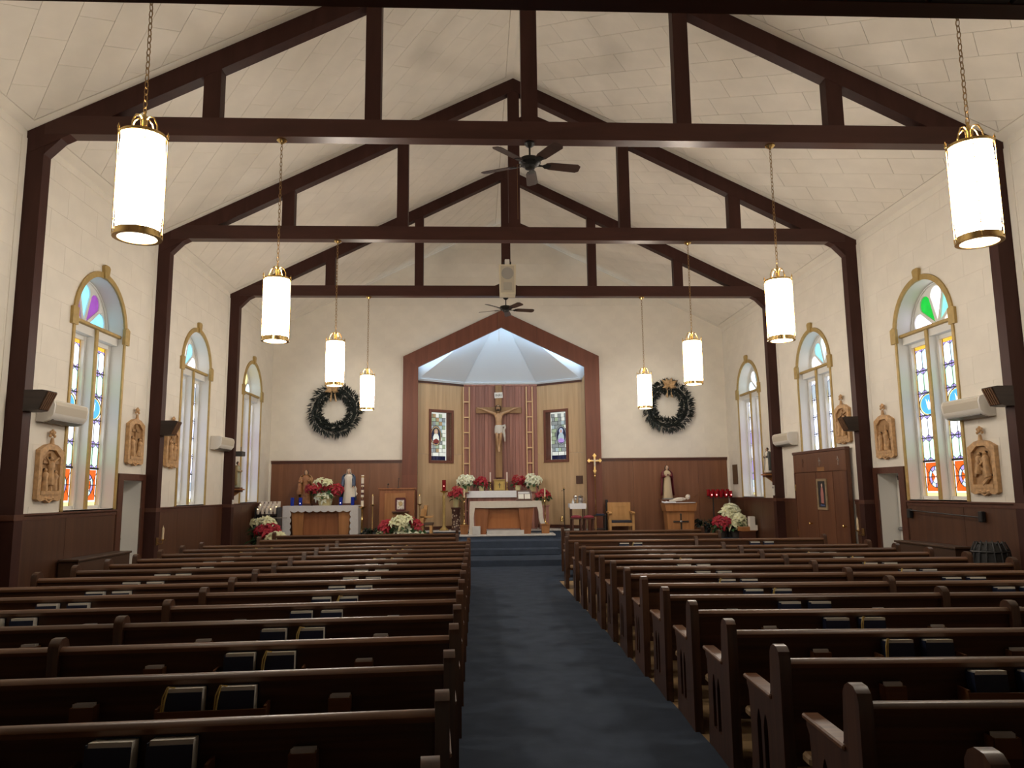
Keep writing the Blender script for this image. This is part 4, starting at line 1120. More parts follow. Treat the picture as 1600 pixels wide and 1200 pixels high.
# rail and bracket on the right wainscot, ornate dark basket on the floor
t = thing('wall_rail', 'thin dark rail on brackets along right wainscot below near window', 'rail', (W2 - .03, 10.6, 1.24))
MB().cyl((-.05, -.85, -.04), (-.05, .85, .02), .008, n=8).build('bar', BLACK, t)
for y in (-.82, .85): MB().cbox(-.06, 0, y - .04, y + .04, -.1, .04, .01).build('bracket', BLACK, t)
t = thing('iron_basket', 'black scrollwork iron basket stand on floor by right wall', 'basket', (5.6, 9.2, 0))
for k in range(16):
    a = 2 * PI * k / 16; c, s_ = math.cos(a), math.sin(a)
    MB().tube([(.16 * c, .16 * s_, .02), (.2 * c, .2 * s_, .3), (.23 * c, .23 * s_, .65), (.2 * c, .2 * s_, .84), (.16 * c, .16 * s_, .93), (.12 * c, .12 * s_, .9)], .011, 5).build('bar', BLACK, t)
for r, z in ((.16, .03), (.22, .55), (.205, .82)):
    MB().tube([(r * math.cos(2 * PI * k / 20), r * math.sin(2 * PI * k / 20), z) for k in range(20)], .012, 5, closed=True).build('hoop', BLACK, t)
MB().lathe([(.14, .02), (.18, .3), (.205, .65), (.19, .84), (.12, .92), (0, .93)], n=16).build('liner', mat('black_liner', (.02, .02, .02), .6), t)
# ================================================================ helpers for statues and plants
def skin_mesh(name, V, E, R, sub=2, root=0):
    me = bpy.data.meshes.new(name); me.from_pydata(V, E, [])
    o = bpy.data.objects.new(name, me); C.objects.link(o)
    md = o.modifiers.new('s', 'SKIN'); md.use_smooth_shade = True
    if not me.skin_vertices:
        bpy.context.view_layer.objects.active = o
    for i, d in enumerate(me.skin_vertices[0].data):
        d.radius = (R[i], R[i]) if not isinstance(R[i], tuple) else R[i]; d.use_root = (i == root)
    s = o.modifiers.new('u', 'SUBSURF'); s.levels = sub; s.render_levels = sub
    dg = bpy.context.evaluated_depsgraph_get(); dg.update()
    out = bpy.data.meshes.new_from_object(o.evaluated_get(dg))
    bpy.data.objects.remove(o); out.name = name; out.shade_smooth()
    return out
SKIN = mat('painted_skin', (.55, .36, .25), .5)
HAIRB = mat('painted_brown_hair', (.05, .027, .015), .6)
def head_parts(t, x, y, z, r, hair, veil=None, name='head', skin=SKIN):
    """statue head facing -y: skull, nose, hair or veil"""
    h = MB().ball((x, y, z), (r * .8, r * .9, r * 1.15), 12, 9)
    h.ball((x, y - r * .9, z - r * .05), (r * .13, r * .2, r * .24), 6, 5)                 # nose
    h.ball((x, y - r * .5, z - r * .75), (r * .45, r * .45, r * .4), 8, 6)                 # jaw
    h.cyl((x, y, z - r * 1.6), (x, y, z - r * .7), r * .45, n=8)                          # neck
    o = h.build(name, skin, t, smooth=60)
    e = MB()
    for s in (-1, 1):
        e.ball((x + s * r * .3, y - r * .8, z + r * .05), (r * .12, r * .08, r * .07), 6, 4)
    e.ball((x, y - r * .84, z - r * .5), (r * .22, r * .1, r * .06), 6, 4)
    e.build('features', HAIRB, o, smooth=60)
    if veil:
        v = MB(); n = 12
        prof = [(0, 1.3), (.55, 1.2), (.9, .8), (1.02, .2), (1.05, -.5), (1.35, -1.3), (1.8, -2.2)]
        vs = []
        for q, zz in prof:
            for k in range(n + 1):
                a = -.18 * PI + 1.36 * PI * k / n
                vs.append((x + r * q * math.cos(a), y + r * .15 + r * q * math.sin(a) * .9, z + r * zz))
        m = n + 1
        v.add(vs, [(i * m + k, i * m + k + 1, (i + 1) * m + k + 1, (i + 1) * m + k) for i in range(len(prof) - 1) for k in range(n)])
        v.build('veil', veil, t, smooth=60)
    else:
        hr = MB().ball((x, y + r * .2, z + r * .2), (r * .95, r * .92, r * 1.08), 12, 8)
        for s in (-1, 1): hr.tube([(x + s * r * .75, y + r * .1, z + r * .5), (x + s * r * .9, y + r * .05, z - r * .4), (x + s * r * .8, y, z - r * 1.3)], [r * .3, r * .32, r * .15], 6)
        hr.build('hair', hair, t, smooth=60)
    return o
def hand(mb, p, d, r):
    """small cupped hand with five fingers at p, pointing along d"""
    p = Vector(p); d = Vector(d).normalized(); u = d.orthogonal().normalized(); w = d.cross(u)
    mb.tube([p, p + d * r * .8, p + d * r * 1.5], [r * .5, r * .62, r * .5], 6)
    for k in range(4):
        o = p + d * r * 1.4 + w * r * (.42 - .28 * k)
        mb.tube([o, o + d * r * (.7 + .12 * (k in (1, 2))), o + d * r * (1.2 + .15 * (k in (1, 2))) - u * r * .25], [r * .17, r * .15, r * .1], 5)
    o = p + d * r * .6 + w * r * .5
    mb.tube([o, o + d * r * .5 + w * r * .35, o + d * r * 1.0 + w * r * .4], [r * .19, r * .16, r * .1], 5)
def robed(t, h, robe, mantle, hair=HAIRB, veil=None, arms=((-.5, .3), (.5, .3)), w=.17, skin=SKIN, mant_open=.62):
    """standing statue of height h facing -y, base at z=0 of t"""
    prof = [(.95, 0), (1.0, .03), (.9, .2), (.78, .42), (.68, .56), (.72, .64), (.8, .74), (.62, .8), (.3, .835)]
    MB().lathe([(w * h * r, h * z) for r, z in prof], (0, 0, 0), 28, 1, .78, .05, 9).build('robe', robe, t, smooth=60)
    if mantle:
        n = 16; prof2 = [(.45, .84), (.78, .81), (.98, .74), (1.0, .6), (1.02, .45), (1.12, .25), (1.18, .08)]
        vs = []
        for i, (r, z) in enumerate(prof2):
            for k in range(n + 1):
                a = PI / 2 + (k / n - .5) * 2 * PI * mant_open
                q = w * h * r * (1.2 + .04 * math.sin(6 * a + i))
                vs.append((q * math.cos(a), q * math.sin(a) * .82, h * z))
        m = n + 1
        mb = MB(); mb.add(vs, [(i * m + k, i * m + k + 1, (i + 1) * m + k + 1, (i + 1) * m + k) for i in range(len(prof2) - 1) for k in range(n)])
        o = mb.build('mantle', mantle, t, smooth=60)
        sd = o.modifiers.new('s', 'SOLIDIFY'); sd.thickness = .012 * h; sd.offset = 0
    for s, a in zip((-1, 1), arms):
        sl = MB(); sh = Vector((s * w * h * .72, 0, h * .76)); el = Vector((s * w * h * .95, -.04 * h, h * .62)); wr = Vector((a[0] * w * h * 1.6, -.13 * h, h * (.5 + a[1] * .4)))
        sl.tube([sh, el, el.lerp(wr, .85)], [.05 * h, .05 * h, .042 * h], 8)
        sl.build('sleeve', mantle or robe, t, smooth=60)
        hd = MB(); hand(hd, el.lerp(wr, .83), wr - el, .026 * h); hd.build('hand', skin, t, smooth=60)
    head_parts(t, 0, -.01 * h, h * .915, .062 * h, hair, veil, skin=skin)
LEAFG = mat('dark_green_leaf', (.025, .075, .022), .5, var=.3, vscale=30)
LEAFD = mat('blackish_evergreen', (.011, .016, .013), .7, var=.4, vscale=40)
RED = mat('poinsettia_red', (.32, .008, .022), .6, var=.35, vscale=25)
CREAMF = mat('poinsettia_cream', (.7, .7, .44), .6, var=.15, vscale=25)
WHITEF = mat('poinsettia_white', (.75, .78, .6), .6, var=.12, vscale=25)
YEL = mat('flower_yellow', (.6, .45, .04), .6)
FOIL = mat('gold_foil', (.72, .66, .36), .3, metal=.55, bump=.5, bscale=22)
POTD = mat('dark_pot', (.05, .04, .035), .6)
def leaf_pts(L, w, curl, n=4):
    pts = []
    for k in range(n + 1):
        t = k / n; ww = w * math.sin(PI * min(1, .08 + t * .92)) ** .8 * (1 if k < n else 0)
        pts.append((L * t, ww, -curl * t * t * L + .12 * L * t * (1 - t)))
    return pts
def leaf(mb, M, L, w, curl):
    p = leaf_pts(L, w, curl); n = len(p); vs = []
    for x, ww, z in p: vs += [(x, -ww, z + ww * .35), (x, 0, z), (x, ww, z + ww * .35)]
    i0 = len(mb.v)
    mb.add(vs, [(3 * i + j, 3 * i + j + 1, 3 * i + j + 4, 3 * i + j + 3) for i in range(n - 1) for j in range(2)])
    mb.xf(M, i0)
BLOOM = {}
def bloom_mesh(m, size):
    key = (m.name, round(size, 3))
    if key in BLOOM: return BLOOM[key]
    mb = MB(); rnd = random.Random(3)
    for ring, (n, L, el) in enumerate(((6, size * 1.45, .05), (5, size * .95, .4), (4, size * .5, .8))):
        for k in range(n):
            a = 2 * PI * k / n + ring * .4 + rnd.uniform(-.15, .15)
            leaf(mb, Matrix.Rotation(a, 4, 'Z') @ Matrix.Rotation(-el - rnd.uniform(-.1, .15), 4, 'Y'), L * rnd.uniform(.75, 1.15), L * .21, .4)
    me = mb.mesh('bloom', 70, weld=False); me.materials.append(m); BLOOM[key] = me
    c = MB()
    for k in range(4): c.ball((.008 * math.cos(k * 1.6), .008 * math.sin(k * 1.6), size * .1), .005, 5, 4)
    cm = c.mesh('eye', 60); cm.materials.append(YEL); BLOOM[key + ('c',)] = cm
    return me
def plant(loc, label, blooms, leaves=26, rad=.22, zc=.3, pot='foil', ph=.18, pr=.1, seed=1, leafm=None, spread=1., rz=0., group='poinsettias', size=.1, name='poinsettia', cat='flowers'):
    """blooms = list of (material, x, y, z, tilt-x, tilt-y) or counts [(material, n, (cx,cz), (rx,rz))]"""
    t = thing(name, label, cat, loc, rz, group); rnd = random.Random(seed)
    if pot:
        prof = [(pr * .75, 0), (pr * .85, ph * .2), (pr * .9, ph * .6), (pr * 1.0, ph * .85), (pr * 1.35, ph * 1.05), (pr * 1.28, ph * 1.05), (pr * .9, ph * .8), (0, ph * .8)]
        fo = .05 if pot == 'foil' else 0
        MB().lathe(prof, (0, 0, 0), 24, 1, 1, fo, 7, cap=False).build('pot_wrap' if pot == 'foil' else 'pot', FOIL if pot == 'foil' else POTD, t, smooth=50)
    st = MB()
    for k in range(7):
        a = 2 * PI * k / 7
        st.tube([(.02 * math.cos(a), .02 * math.sin(a), ph * .7), (.5 * rad * math.cos(a), .35 * rad * math.sin(a), zc * .8), (.8 * rad * math.cos(a), .5 * rad * math.sin(a), zc)], .006, 4)
    st.build('stems', LEAFG, t)
    fl = MB()
    for k in range(leaves):
        a = rnd.uniform(0, 2 * PI); r = rad * math.sqrt(rnd.random()) * .8; z = zc * rnd.uniform(.55, .95)
        M = Matrix.Translation((r * math.cos(a) * spread, r * math.sin(a) * .7, z)) @ Matrix.Rotation(a + rnd.uniform(-.5, .5), 4, 'Z') @ Matrix.Rotation(rnd.uniform(-.3, .5), 4, 'Y') @ Matrix.Rotation(rnd.uniform(-.5, .5), 4, 'X')
        leaf(fl, M, rnd.uniform(.1, .16), rnd.uniform(.03, .045), .4)
    me = fl.mesh('foliage', 70, weld=False); me.materials.append(leafm or LEAFG); link('foliage', me, t)
    for m, n, (cx, cz), (rx, rz_) in blooms:
        n = max(2, round(n * .55)) if n > 3 else n
        bm_ = bloom_mesh(m, size); eye = BLOOM[(m.name, round(size, 3), 'c')]
        for k in range(n):
            a = 2 * PI * (k + rnd.uniform(-.3, .3)) / n; q = math.sqrt((k + .5) / n)
            a = k * 2.39996 + rnd.uniform(-.2, .2)
            x, z = cx + rx * q * math.cos(a) + rnd.uniform(-.03, .03), cz + rz_ * q * math.sin(a) + rnd.uniform(-.03, .03)
            y = -rad * .75 * math.sqrt(max(0, 1 - q * q)) * rnd.uniform(.3, 1.1) - .02
            d = Vector((q * math.cos(a) * .8 + rnd.uniform(-.3, .3), -.6, .45 + q * math.sin(a) * .6 + rnd.uniform(-.2, .3))).normalized()
            R = d.to_track_quat('Z', 'Y').to_matrix().to_4x4()
            sc = rnd.uniform(.8, 1.2)
            M = Matrix.Translation((x, y, z)) @ R @ Matrix.Rotation(rnd.uniform(0, 6), 4, 'Z') @ Matrix.Scale(sc, 4)
            o = link('bloom', bm_, t, M=M)
            link('bloom_eye', eye, o)
    return t
# ================================================================ things in the apse
CF = .44; YC = 20.97
# ladder-like lattice strips
LAT = wood('pale_lattice', (.62, .4, .2), (.72, .49, .27), .45, 'Z', 14, .06)
for x0, lab in ((-.945, 'left'), (.80, 'right')):
    t = thing('lattice_strip', 'pale ladder-like wooden strip on the rosy planks, %s of the crucifix' % lab, 'lattice', (x0, YC - .01, AF))
    for s in (-1, 1): MB().cbox(s * .082 - .016, s * .082 + .016, -.06, 0, .25, 3.87, .004).build('upright', LAT, t)
    for k in range(8): MB().cbox(-.07, .07, -.055, -.01, .46 + .425 * k, .492 + .425 * k, .003).build('rung', LAT, t)
# crucifix
CX = -.055
t = thing('crucifix', 'large wooden crucifix with carved body hanging on the rosy planks', 'crucifix', (CX, YC - .01, 1.98))
OLIVE = wood('cross_olive_wood', (.23, .125, .05), (.3, .17, .075), .5, 'Z', 10, .06)
MB().cbox(-.09, .09, -.06, 0, 0, 2.55, .008).build('upright', OLIVE, t)
MB().cbox(-.63, .63, -.062, -.002, 1.77, 1.94, .008).build('crossbeam', OLIVE, t)
sg = MB().cbox(-.115, .115, -.08, -.062, 2.19, 2.35, .003)
sg.xf(Matrix.Translation((0, 0, 2.27)) @ Matrix.Rotation(-.06, 4, 'Y') @ Matrix.Translation((0, 0, -2.27)))
so = sg.build('sign_board', mat('sign_white', (.75, .74, .7), .6), t)
def text_mesh(body, size):
    cu = bpy.data.curves.new('txt', 'FONT'); cu.body = body; cu.size = size; cu.align_x = 'CENTER'; cu.align_y = 'CENTER'; cu.extrude = .001
    o = bpy.data.objects.new('txt', cu); C.objects.link(o)
    dg = bpy.context.evaluated_depsgraph_get(); dg.update()
    me = bpy.data.meshes.new_from_object(o.evaluated_get(dg)); bpy.data.objects.remove(o); return me
tm = text_mesh('INRI', .095); tm.materials.append(mat('ink_black', (.02, .02, .02), .6))
link('lettering', tm, so, M=Matrix.Translation((0, -.083, 2.265)) @ Matrix.Rotation(-.06, 4, 'Y') @ Matrix.Rotation(PI / 2, 4, 'X'))
CORP = mat('carved_corpus', (.46, .28, .15), .5, var=.12, vscale=12)
# body: pelvis root, chest, neck, arms, legs
V = [(0, -.13, 1.38), (.0, -.145, 1.52), (-.01, -.15, 1.66), (-.005, -.14, 1.77), (-.015, -.165, 1.85),
     (-.12, -.13, 1.755), (-.3, -.1, 1.82), (-.45, -.085, 1.89), (-.52, -.08, 1.905),
     (.11, -.13, 1.755), (.28, -.1, 1.82), (.42, -.085, 1.89), (.49, -.08, 1.905),
     (-.055, -.14, 1.33), (-.05, -.2, 1.12), (-.03, -.12, .9), (-.015, -.13, .82),
     (.055, -.14, 1.33), (.045, -.205, 1.12), (.015, -.13, .9), (.0, -.15, .8)]
E_ = [(0, 1), (1, 2), (2, 3), (3, 4), (2, 5), (5, 6), (6, 7), (7, 8), (2, 9), (9, 10), (10, 11), (11, 12), (0, 13), (13, 14), (14, 15), (15, 16), (0, 17), (17, 18), (18, 19), (19, 20)]
R_ = [.085, .075, .095, .04, .035, .045, .035, .026, .018, .045, .035, .026, .018, .062, .046, .034, .026, .062, .046, .034, .026]
bm_ = skin_mesh('body', V, E_, R_); bm_.materials.append(CORP); body = link('body', bm_, t)
hd = MB(); hand(hd, (-.515, -.085, 1.9), (-1, -.1, .28), .03); hand(hd, (.485, -.085, 1.9), (1, -.1, .28), .03); hd.build('hands', CORP, body, smooth=60)
ft = MB()
for x in (-.012, .012): ft.tube([(x, -.13, .84), (x, -.15, .77), (x + .003, -.17, .7)], [.028, .03, .018], 8)
ft.build('feet', CORP, body, smooth=60)
head_parts(t, -.02, -.19, 1.9, .072, HAIRB, skin=CORP)
MB().tube([(-.02 + .075 * math.cos(2 * PI * k / 14), -.185 + .07 * math.sin(2 * PI * k / 14), 1.94 + .006 * math.sin(5 * k)) for k in range(14)], .008, 5, closed=True).build('crown_of_thorns', HAIRB, t)
MB().ball((-.02, -.235, 1.84), (.04, .035, .04), 8, 6).build('beard', HAIRB, t, smooth=60)
lc = MB().lathe([(.11, 1.2), (.12, 1.24), (.118, 1.34), (.105, 1.41), (.09, 1.43)], (0, -.145, 0), 24, 1, .8, .06, 7)
lc.tube([(.11, -.15, 1.4), (.16, -.16, 1.43), (.17, -.16, 1.36), (.13, -.16, 1.3), (.15, -.15, 1.15), (.17, -.14, .98)], [.03, .035, .03, .035, .04, .012], 8)
lc.build('loincloth', mat('carved_white_cloth', (.6, .56, .5), .6), t, smooth=60)

# high altar shelf behind the table with its cloth
t = thing('back_altar', 'rosy wooden back altar shelf against the planks, under white cloth', 'altar', (-.08, 20.68, AF))
MB().box(-.82, .82, -.2, .22, 0, .96).build('body', ROSE, t)
MB().cbox(-.86, .86, -.24, .24, .96, 1.0, .006).build('shelf', ROSE, t)
mb = MB().box(-.875, .875, -.255, .24, 1.0, 1.008)
mb.box(-.877, .877, -.263, -.255, .83, 1.008)
for s in (-1, 1):
    x = sorted((s * .875, s * .881)); mb.box(x[0], x[1], -.255, .24, .7, 1.008)
tag(mb.build('altar_cloth', CLOTH, None, loc=(-.08, 20.68, AF)), 'bluish white cloth over the back altar shelf with candles and poinsettias', 'cloth')
SZ = AF + 1.009
t = thing('tabernacle', 'small gold tabernacle box with a dark cross below the crucifix', 'tabernacle', (CX, 20.72, SZ))
MB().cbox(-.15, .15, -.12, .14, 0, .27, .008).build('body', GOLDP, t)
MB().cbox(-.12, .12, -.135, -.12, .02, .25, .005).build('door', mat('chased_gold', (.5, .36, .12), .35, metal=.8, bump=.6, bscale=60), t)
MB().box(-.008, .008, -.14, -.134, .07, .21).box(-.04, .04, -.14, -.134, .145, .16).build('cross', BLACK, t)
MB().cbox(-.17, .17, -.14, .16, .27, .3, .006).build('lid', GOLDP, t)
PINKC = mat('white_candle', (.8, .66, .58), .5)
FLM = glow('candle_flame', (1, .75, .35), 6)
def candlestick(loc, label, h, ch, cr=.017, base=.05, group=None, flame=False, name='candlestick', cat='candlestick', body=None, cand=None):
    t = thing(name, label, cat, loc, 0, group); B = body or BRASS
    MB().lathe([(base, 0), (base * 1.02, .012), (base * .6, .03), (.014, .05), (.012, h * .45), (.018, h * .5), (.012, h * .55), (.012, h - .04), (.03, h - .02), (.04, h), (.02, h)], n=14).build('stick', B, t, smooth=40)
    MB().lathe([(cr, h), (cr, h + ch), (cr * .3, h + ch + .006)], n=12).build('candle', cand or PINKC, t, smooth=40)
    MB().cyl((0, 0, h + ch), (0, 0, h + ch + .02), .002, n=5).build('wick', BLACK, t)
    if flame: MB().ball((0, 0, h + ch + .03), (.008, .008, .02), 8, 6).build('flame', FLM, t, smooth=60)
    return t
for x, lab in ((-.302, 'left'), (.147, 'right')):
    candlestick((x, 20.62, SZ), 'thin brass candlestick with white candle, %s of the tabernacle' % lab, .24, .25, .02, .045, 'candlesticks beside the tabernacle')
plant((-.54, 20.62, SZ), 'red poinsettia in pale foil between white poinsettia and left candle', [(RED, 13, (0, .26), (.17, .11))], 22, .17, .24, 'foil', .12, .08, 11, size=.085)
plant((-.97, 20.42, AF + .98), 'white poinsettia in gold foil at the left end of the back altar', [(WHITEF, 16, (0, .33), (.2, .14))], 26, .2, .3, 'foil', .16, .09, 12, size=.09)
plant((.44, 20.62, SZ), 'dark red poinsettia in pale foil right of the right candle', [(RED, 14, (.03, .28), (.19, .12))], 24, .18, .26, 'foil', .13, .08, 13, size=.085)
plant((.83, 20.45, AF + .98), 'white poinsettia in gold foil at the right end of the back altar', [(WHITEF, 16, (0, .32), (.22, .13))], 26, .2, .3, 'foil', .16, .09, 14, size=.09)
for x, y, lab in ((-.97, 20.42, 'left'), (.83, 20.45, 'right')):
    t = thing('flower_stand', 'plain wooden stand under the %s white poinsettia' % lab, 'stand', (x, y, AF), 0, 'flower stands')
    MB().cbox(-.1, .1, -.08, .08, .95, .98, .004).build('top', ROSE, t)
    MB().box(-.03, .03, -.03, .03, .03, .95).build('column', ROSE, t); MB().cbox(-.1, .1, -.08, .08, 0, .03, .004).build('foot', ROSE, t)
plant((1.1, 20.2, AF + .62), 'dark red poinsettia low behind the right altar candle', [(RED, 12, (0, .3), (.17, .1))], 30, .2, .28, 'foil', .14, .08, 15, size=.085)
t = thing('flower_stand', 'low wooden block under the poinsettia behind the right altar candle', 'stand', (1.1, 20.2, AF), 0, 'flower stands')
MB().cbox(-.12, .12, -.1, .1, 0, .59, .006).build('block', ROSE, t); MB().cbox(-.14, .14, -.12, .12, .59, .62, .005).build('top', ROSE, t)

# sanctuary lamp on tall gold stand
t = thing('sanctuary_lamp', 'tall gold stand with red glass sanctuary lamp, left in the apse', 'lamp', (-1.52, 20.05, AF))
MB().lathe([(.13, 0), (.13, .02), (.1, .04), (.07, .07), (.045, .1), (.038, .14), (.038, .8), (.045, .86), (.03, .92), (.03, .96)], n=20).build('stand', GOLDP, t, smooth=40)
MB().lathe([(.03, .96), (.05, .975), (.1, 1.0), (.105, 1.02), (.05, 1.02)], n=20).build('pan', BRASS, t, smooth=40)
MB().lathe([(.045, 1.02), (.05, 1.05), (.052, 1.3), (.046, 1.3), (.044, 1.06), (0, 1.05)], n=18, cap=False).build('red_glass', mat('red_glass', (.22, .006, .012), .15, spec=.6), t, smooth=40)
MB().ball((0, -.047, 1.14), (.014, .008, .018), 8, 6).build('flame_glow', glow('red_flame', (1, .35, .3), 2.5), t, smooth=60)
# floral column and its plant
t = thing('floral_column', 'dark column with painted pale flowers, beside the sanctuary lamp', 'pedestal', (-1.21, 20.1, AF))
MB().lathe([(.125, 0), (.125, .03), (.11, .05), (.11, .53), (.125, .55), (.13, .585), (0, .585)], n=24, cap=False).build('shaft', mat('dark_floral', (.075, .03, .022), .5), t, smooth=40)
rnd = random.Random(5); fm = MB()
for k in range(46):
    a = rnd.uniform(0, 2 * PI); z = rnd.uniform(.07, .52); r = .1115; c, s_ = math.cos(a), math.sin(a)
    for j in range(5):
        b = 2 * PI * j / 5; q = rnd.uniform(.01, .016)
        fm.obox((r * c - s_ * q * math.cos(b), r * s_ + c * q * math.cos(b), z + q * math.sin(b)), (.004, .014, .014), Matrix.Rotation(a, 3, 'Z') @ Matrix.Rotation(b, 3, 'X'))
fm.build('painted_flowers', mat('floral_cream', (.6, .48, .36), .6), t)
plant((-1.21, 20.1, AF + .586), 'red poinsettia in tall gold foil on the floral column', [(RED, 12, (0, .4), (.17, .1))], 20, .16, .38, 'foil', .27, .085, 21, size=.09)
# gold-on-wood tall candles beside the altar
for x, y, lab in ((-.985, 19.45, 'left'), (1.06, 19.45, 'right')):
    t = thing('candle_pedestal', 'honey oak pedestal block at the %s end of the altar table' % lab, 'pedestal', (x, y, CF + .116), 0, 'altar candle pedestals')
    MB().prism([(-.09, 0), (.09, 0), (.105, .2), (-.105, .2)], 'y', -.1, .1).build('block', HONEY, t)
    MB().cbox(-.12, .12, -.115, .115, .2, .225, .005).build('top', HONEY, t)
    t = thing('altar_candle', 'tall brass altar candlestick on oak block, %s of the altar table' % lab, 'candlestick', (x, y, CF + .342), 0, 'altar candles')
    MB().lathe([(.08, 0), (.082, .015), (.05, .035), (.02, .07), (.016, .2), (.024, .22), (.016, .25), (.016, .55), (.026, .57), (.018, .6), (.03, .64), (.065, .665), (.07, .68), (.03, .68)], n=16).build('stick', BRASS, t, smooth=40)
    MB().cyl((0, 0, .68), (0, 0, .9), .02, n=12).build('candle', CANDLE, t, smooth=40)

# altar table, its cloth and the missal
t = thing('altar_table', 'orange-brown wooden altar table with broad tapered legs on the platform', 'altar', (.0, 19.42, CF + .116))
for s in (-1, 1):
    MB().prism([(s * .36, .0 + .74), (s * .76, .74), (s * .67, 0), (s * .44, 0)], 'y', -.24, -.17).build('leg', ORANGEW, t)
    MB().prism([(s * .36, .74), (s * .76, .74), (s * .67, 0), (s * .44, 0)], 'y', .17, .24).build('leg', ORANGEW, t)
    x = sorted((s * .5, s * .53)); MB().prism([(s * .52, .74), (s * .56, .74), (s * .545, 0), (s * .535, 0)], 'y', -.25, -.24).build('leg_ridge', ORANGEW, t)
MB().box(-.5, .5, -.14, -.1, .14, .74).build('front_panel', wood('altar_panel', (.3, .105, .03), (.36, .135, .042), .45, 'Z', 8, .06), t)
MB().cbox(-.8, .86, -.26, .26, .74, .8, .006).build('top', ORANGEW, t)
MB().box(-.42, .5, -.3, -.05, .0, .1).build('kick_board', MARBLE, t)
mb = MB().box(-.83, .93, -.275, .28, .801, .809)
mb.prism([(-.83, .809), (-.83, .66), (-.4, .642), (.1, .646), (.5, .65), (.93, .668), (.93, .809)], 'y', -.283, -.275)
def tail(s, xo):
    pts = []; n = 8
    for k in range(n + 1):
        z = .809 - (.809 - .0) * k / n if s < 0 else .809 - .56 * k / n
        pts.append((xo + s * (.012 + .015 * math.sin(k * .9) * k / n + (.02 if s < 0 else .07) * k / n), z))
    inner = [(p[0] - s * (.13 - .03 * i / n + .012 * math.sin(i * 1.1)), p[1]) for i, p in enumerate(pts)]
    mb.prism(pts + inner[::-1], 'y', -.29, -.2)
tail(-1, -.83); tail(1, .93)
tag(mb.build('altar_cloth', mat('cream_linen', (.66, .6, .52), .9, var=.03, vscale=20, bump=.15, bscale=25), None, loc=(0, 19.42, CF + .116)), 'cream linen cloth hanging from the front altar table', 'cloth')
t = thing('missal_stand', 'dark wooden missal stand with open book on the altar table', 'book stand', (.53, 19.45, CF + .926))
MB().cbox(-.2, .2, -.14, .08, 0, .03, .005).build('base', CAPW, t)
R = Matrix.Translation((0, -.02, .04)) @ Matrix.Rotation(-.95, 4, 'X') @ Matrix.Rotation(PI, 4, 'Z')
mb = MB().holed([(-.19, -.0), (.19, 0), (.19, .27), (-.19, .27)], [[(-.15, .17), (.15, .17), (.15, .235), (-.15, .235)]], 'y', 0, .016)
mb.xf(Matrix.Translation((0, -.1, .03)) @ Matrix.Rotation(-.5, 4, 'X')); mb.build('back', CAPW, t)
for s in (-1, 1):
    x = sorted((s * .012, s * .15)); m2 = MB().box(x[0], x[1], -.02, -.004, .015, .15)
    m2.xf(Matrix.Translation((0, -.1, .03)) @ Matrix.Rotation(-.5, 4, 'X')); m2.build('page', PAGES, t)
tag(MB().cbox(-.78, -.58, 19.1, 19.2, CF + .116, CF + .32, .006).build('stone_block', MARBLE), 'small grey stone block on platform before the left altar leg', 'block')
# processional things on the right of the apse
t = thing('thurible_stand', 'thin black pole stand with hanging thurible, right in the apse', 'stand', (1.63, 20.15, AF))
MB().lathe([(.09, 0), (.09, .015), (.03, .03), (.011, .06), (.011, 1.0), (.022, 1.02), (.026, 1.045), (.01, 1.07)], n=14).build('pole', BLACK, t, smooth=40)
MB().ball((0, 0, 1.05), .026, 10, 7).build('knob', BRASS, t, smooth=60)
MB().tube([(0, 0, .98), (-.06, -.02, 1.0), (-.075, -.02, .97)], .005, 5).build('hook', BLACK, t)
MB().cyl((-.075, -.02, .97), (-.065, -.02, .32), .003, n=5).build('chain', OLDBRASS, t)
MB().lathe([(.01, .17), (.035, .18), (.048, .22), (.035, .25), (.042, .27), (.03, .3), (.008, .34)], (-.065, -.02, 0), 14).build('censer', BRASS, t, smooth=40)
t = thing('sanctus_bell', 'white bell bracket with yellow pull rope on the right apse return', 'bell', (HI - .02, 20.0, 1.66))
MB().cyl((-.1, 0, .0), (-.1, 0, .46), .009, n=6).ball((-.1, 0, .02), (.02, .02, .05), 8, 6).build('rope', mat('yellow_rope', (.6, .38, .06), .8), t, smooth=60)
MB().lathe([(.02, .1), (.05, .09), (.06, .0), (.05, 0), (.01, .08)], (-.1, 0, .46), 14).build('bell', SILV, t, smooth=40)
MB().tube([(0, 0, .56), (-.06, 0, .6), (-.1, 0, .55)], .012, 6).build('bracket', WHITE, t)
m_ = APMR
ob = MB().cbox(-.1, .1, -.02, -.002, 0, .21, .004); ob.xf(m_ @ Matrix.Translation((1.31, 0, 1.79)))
tag(ob.build('wall_niche_door', wood('niche_door', (.075, .03, .015), (.1, .042, .022), .45, 'Z')), 'small dark square wooden door on the right maple panel', 'panel')

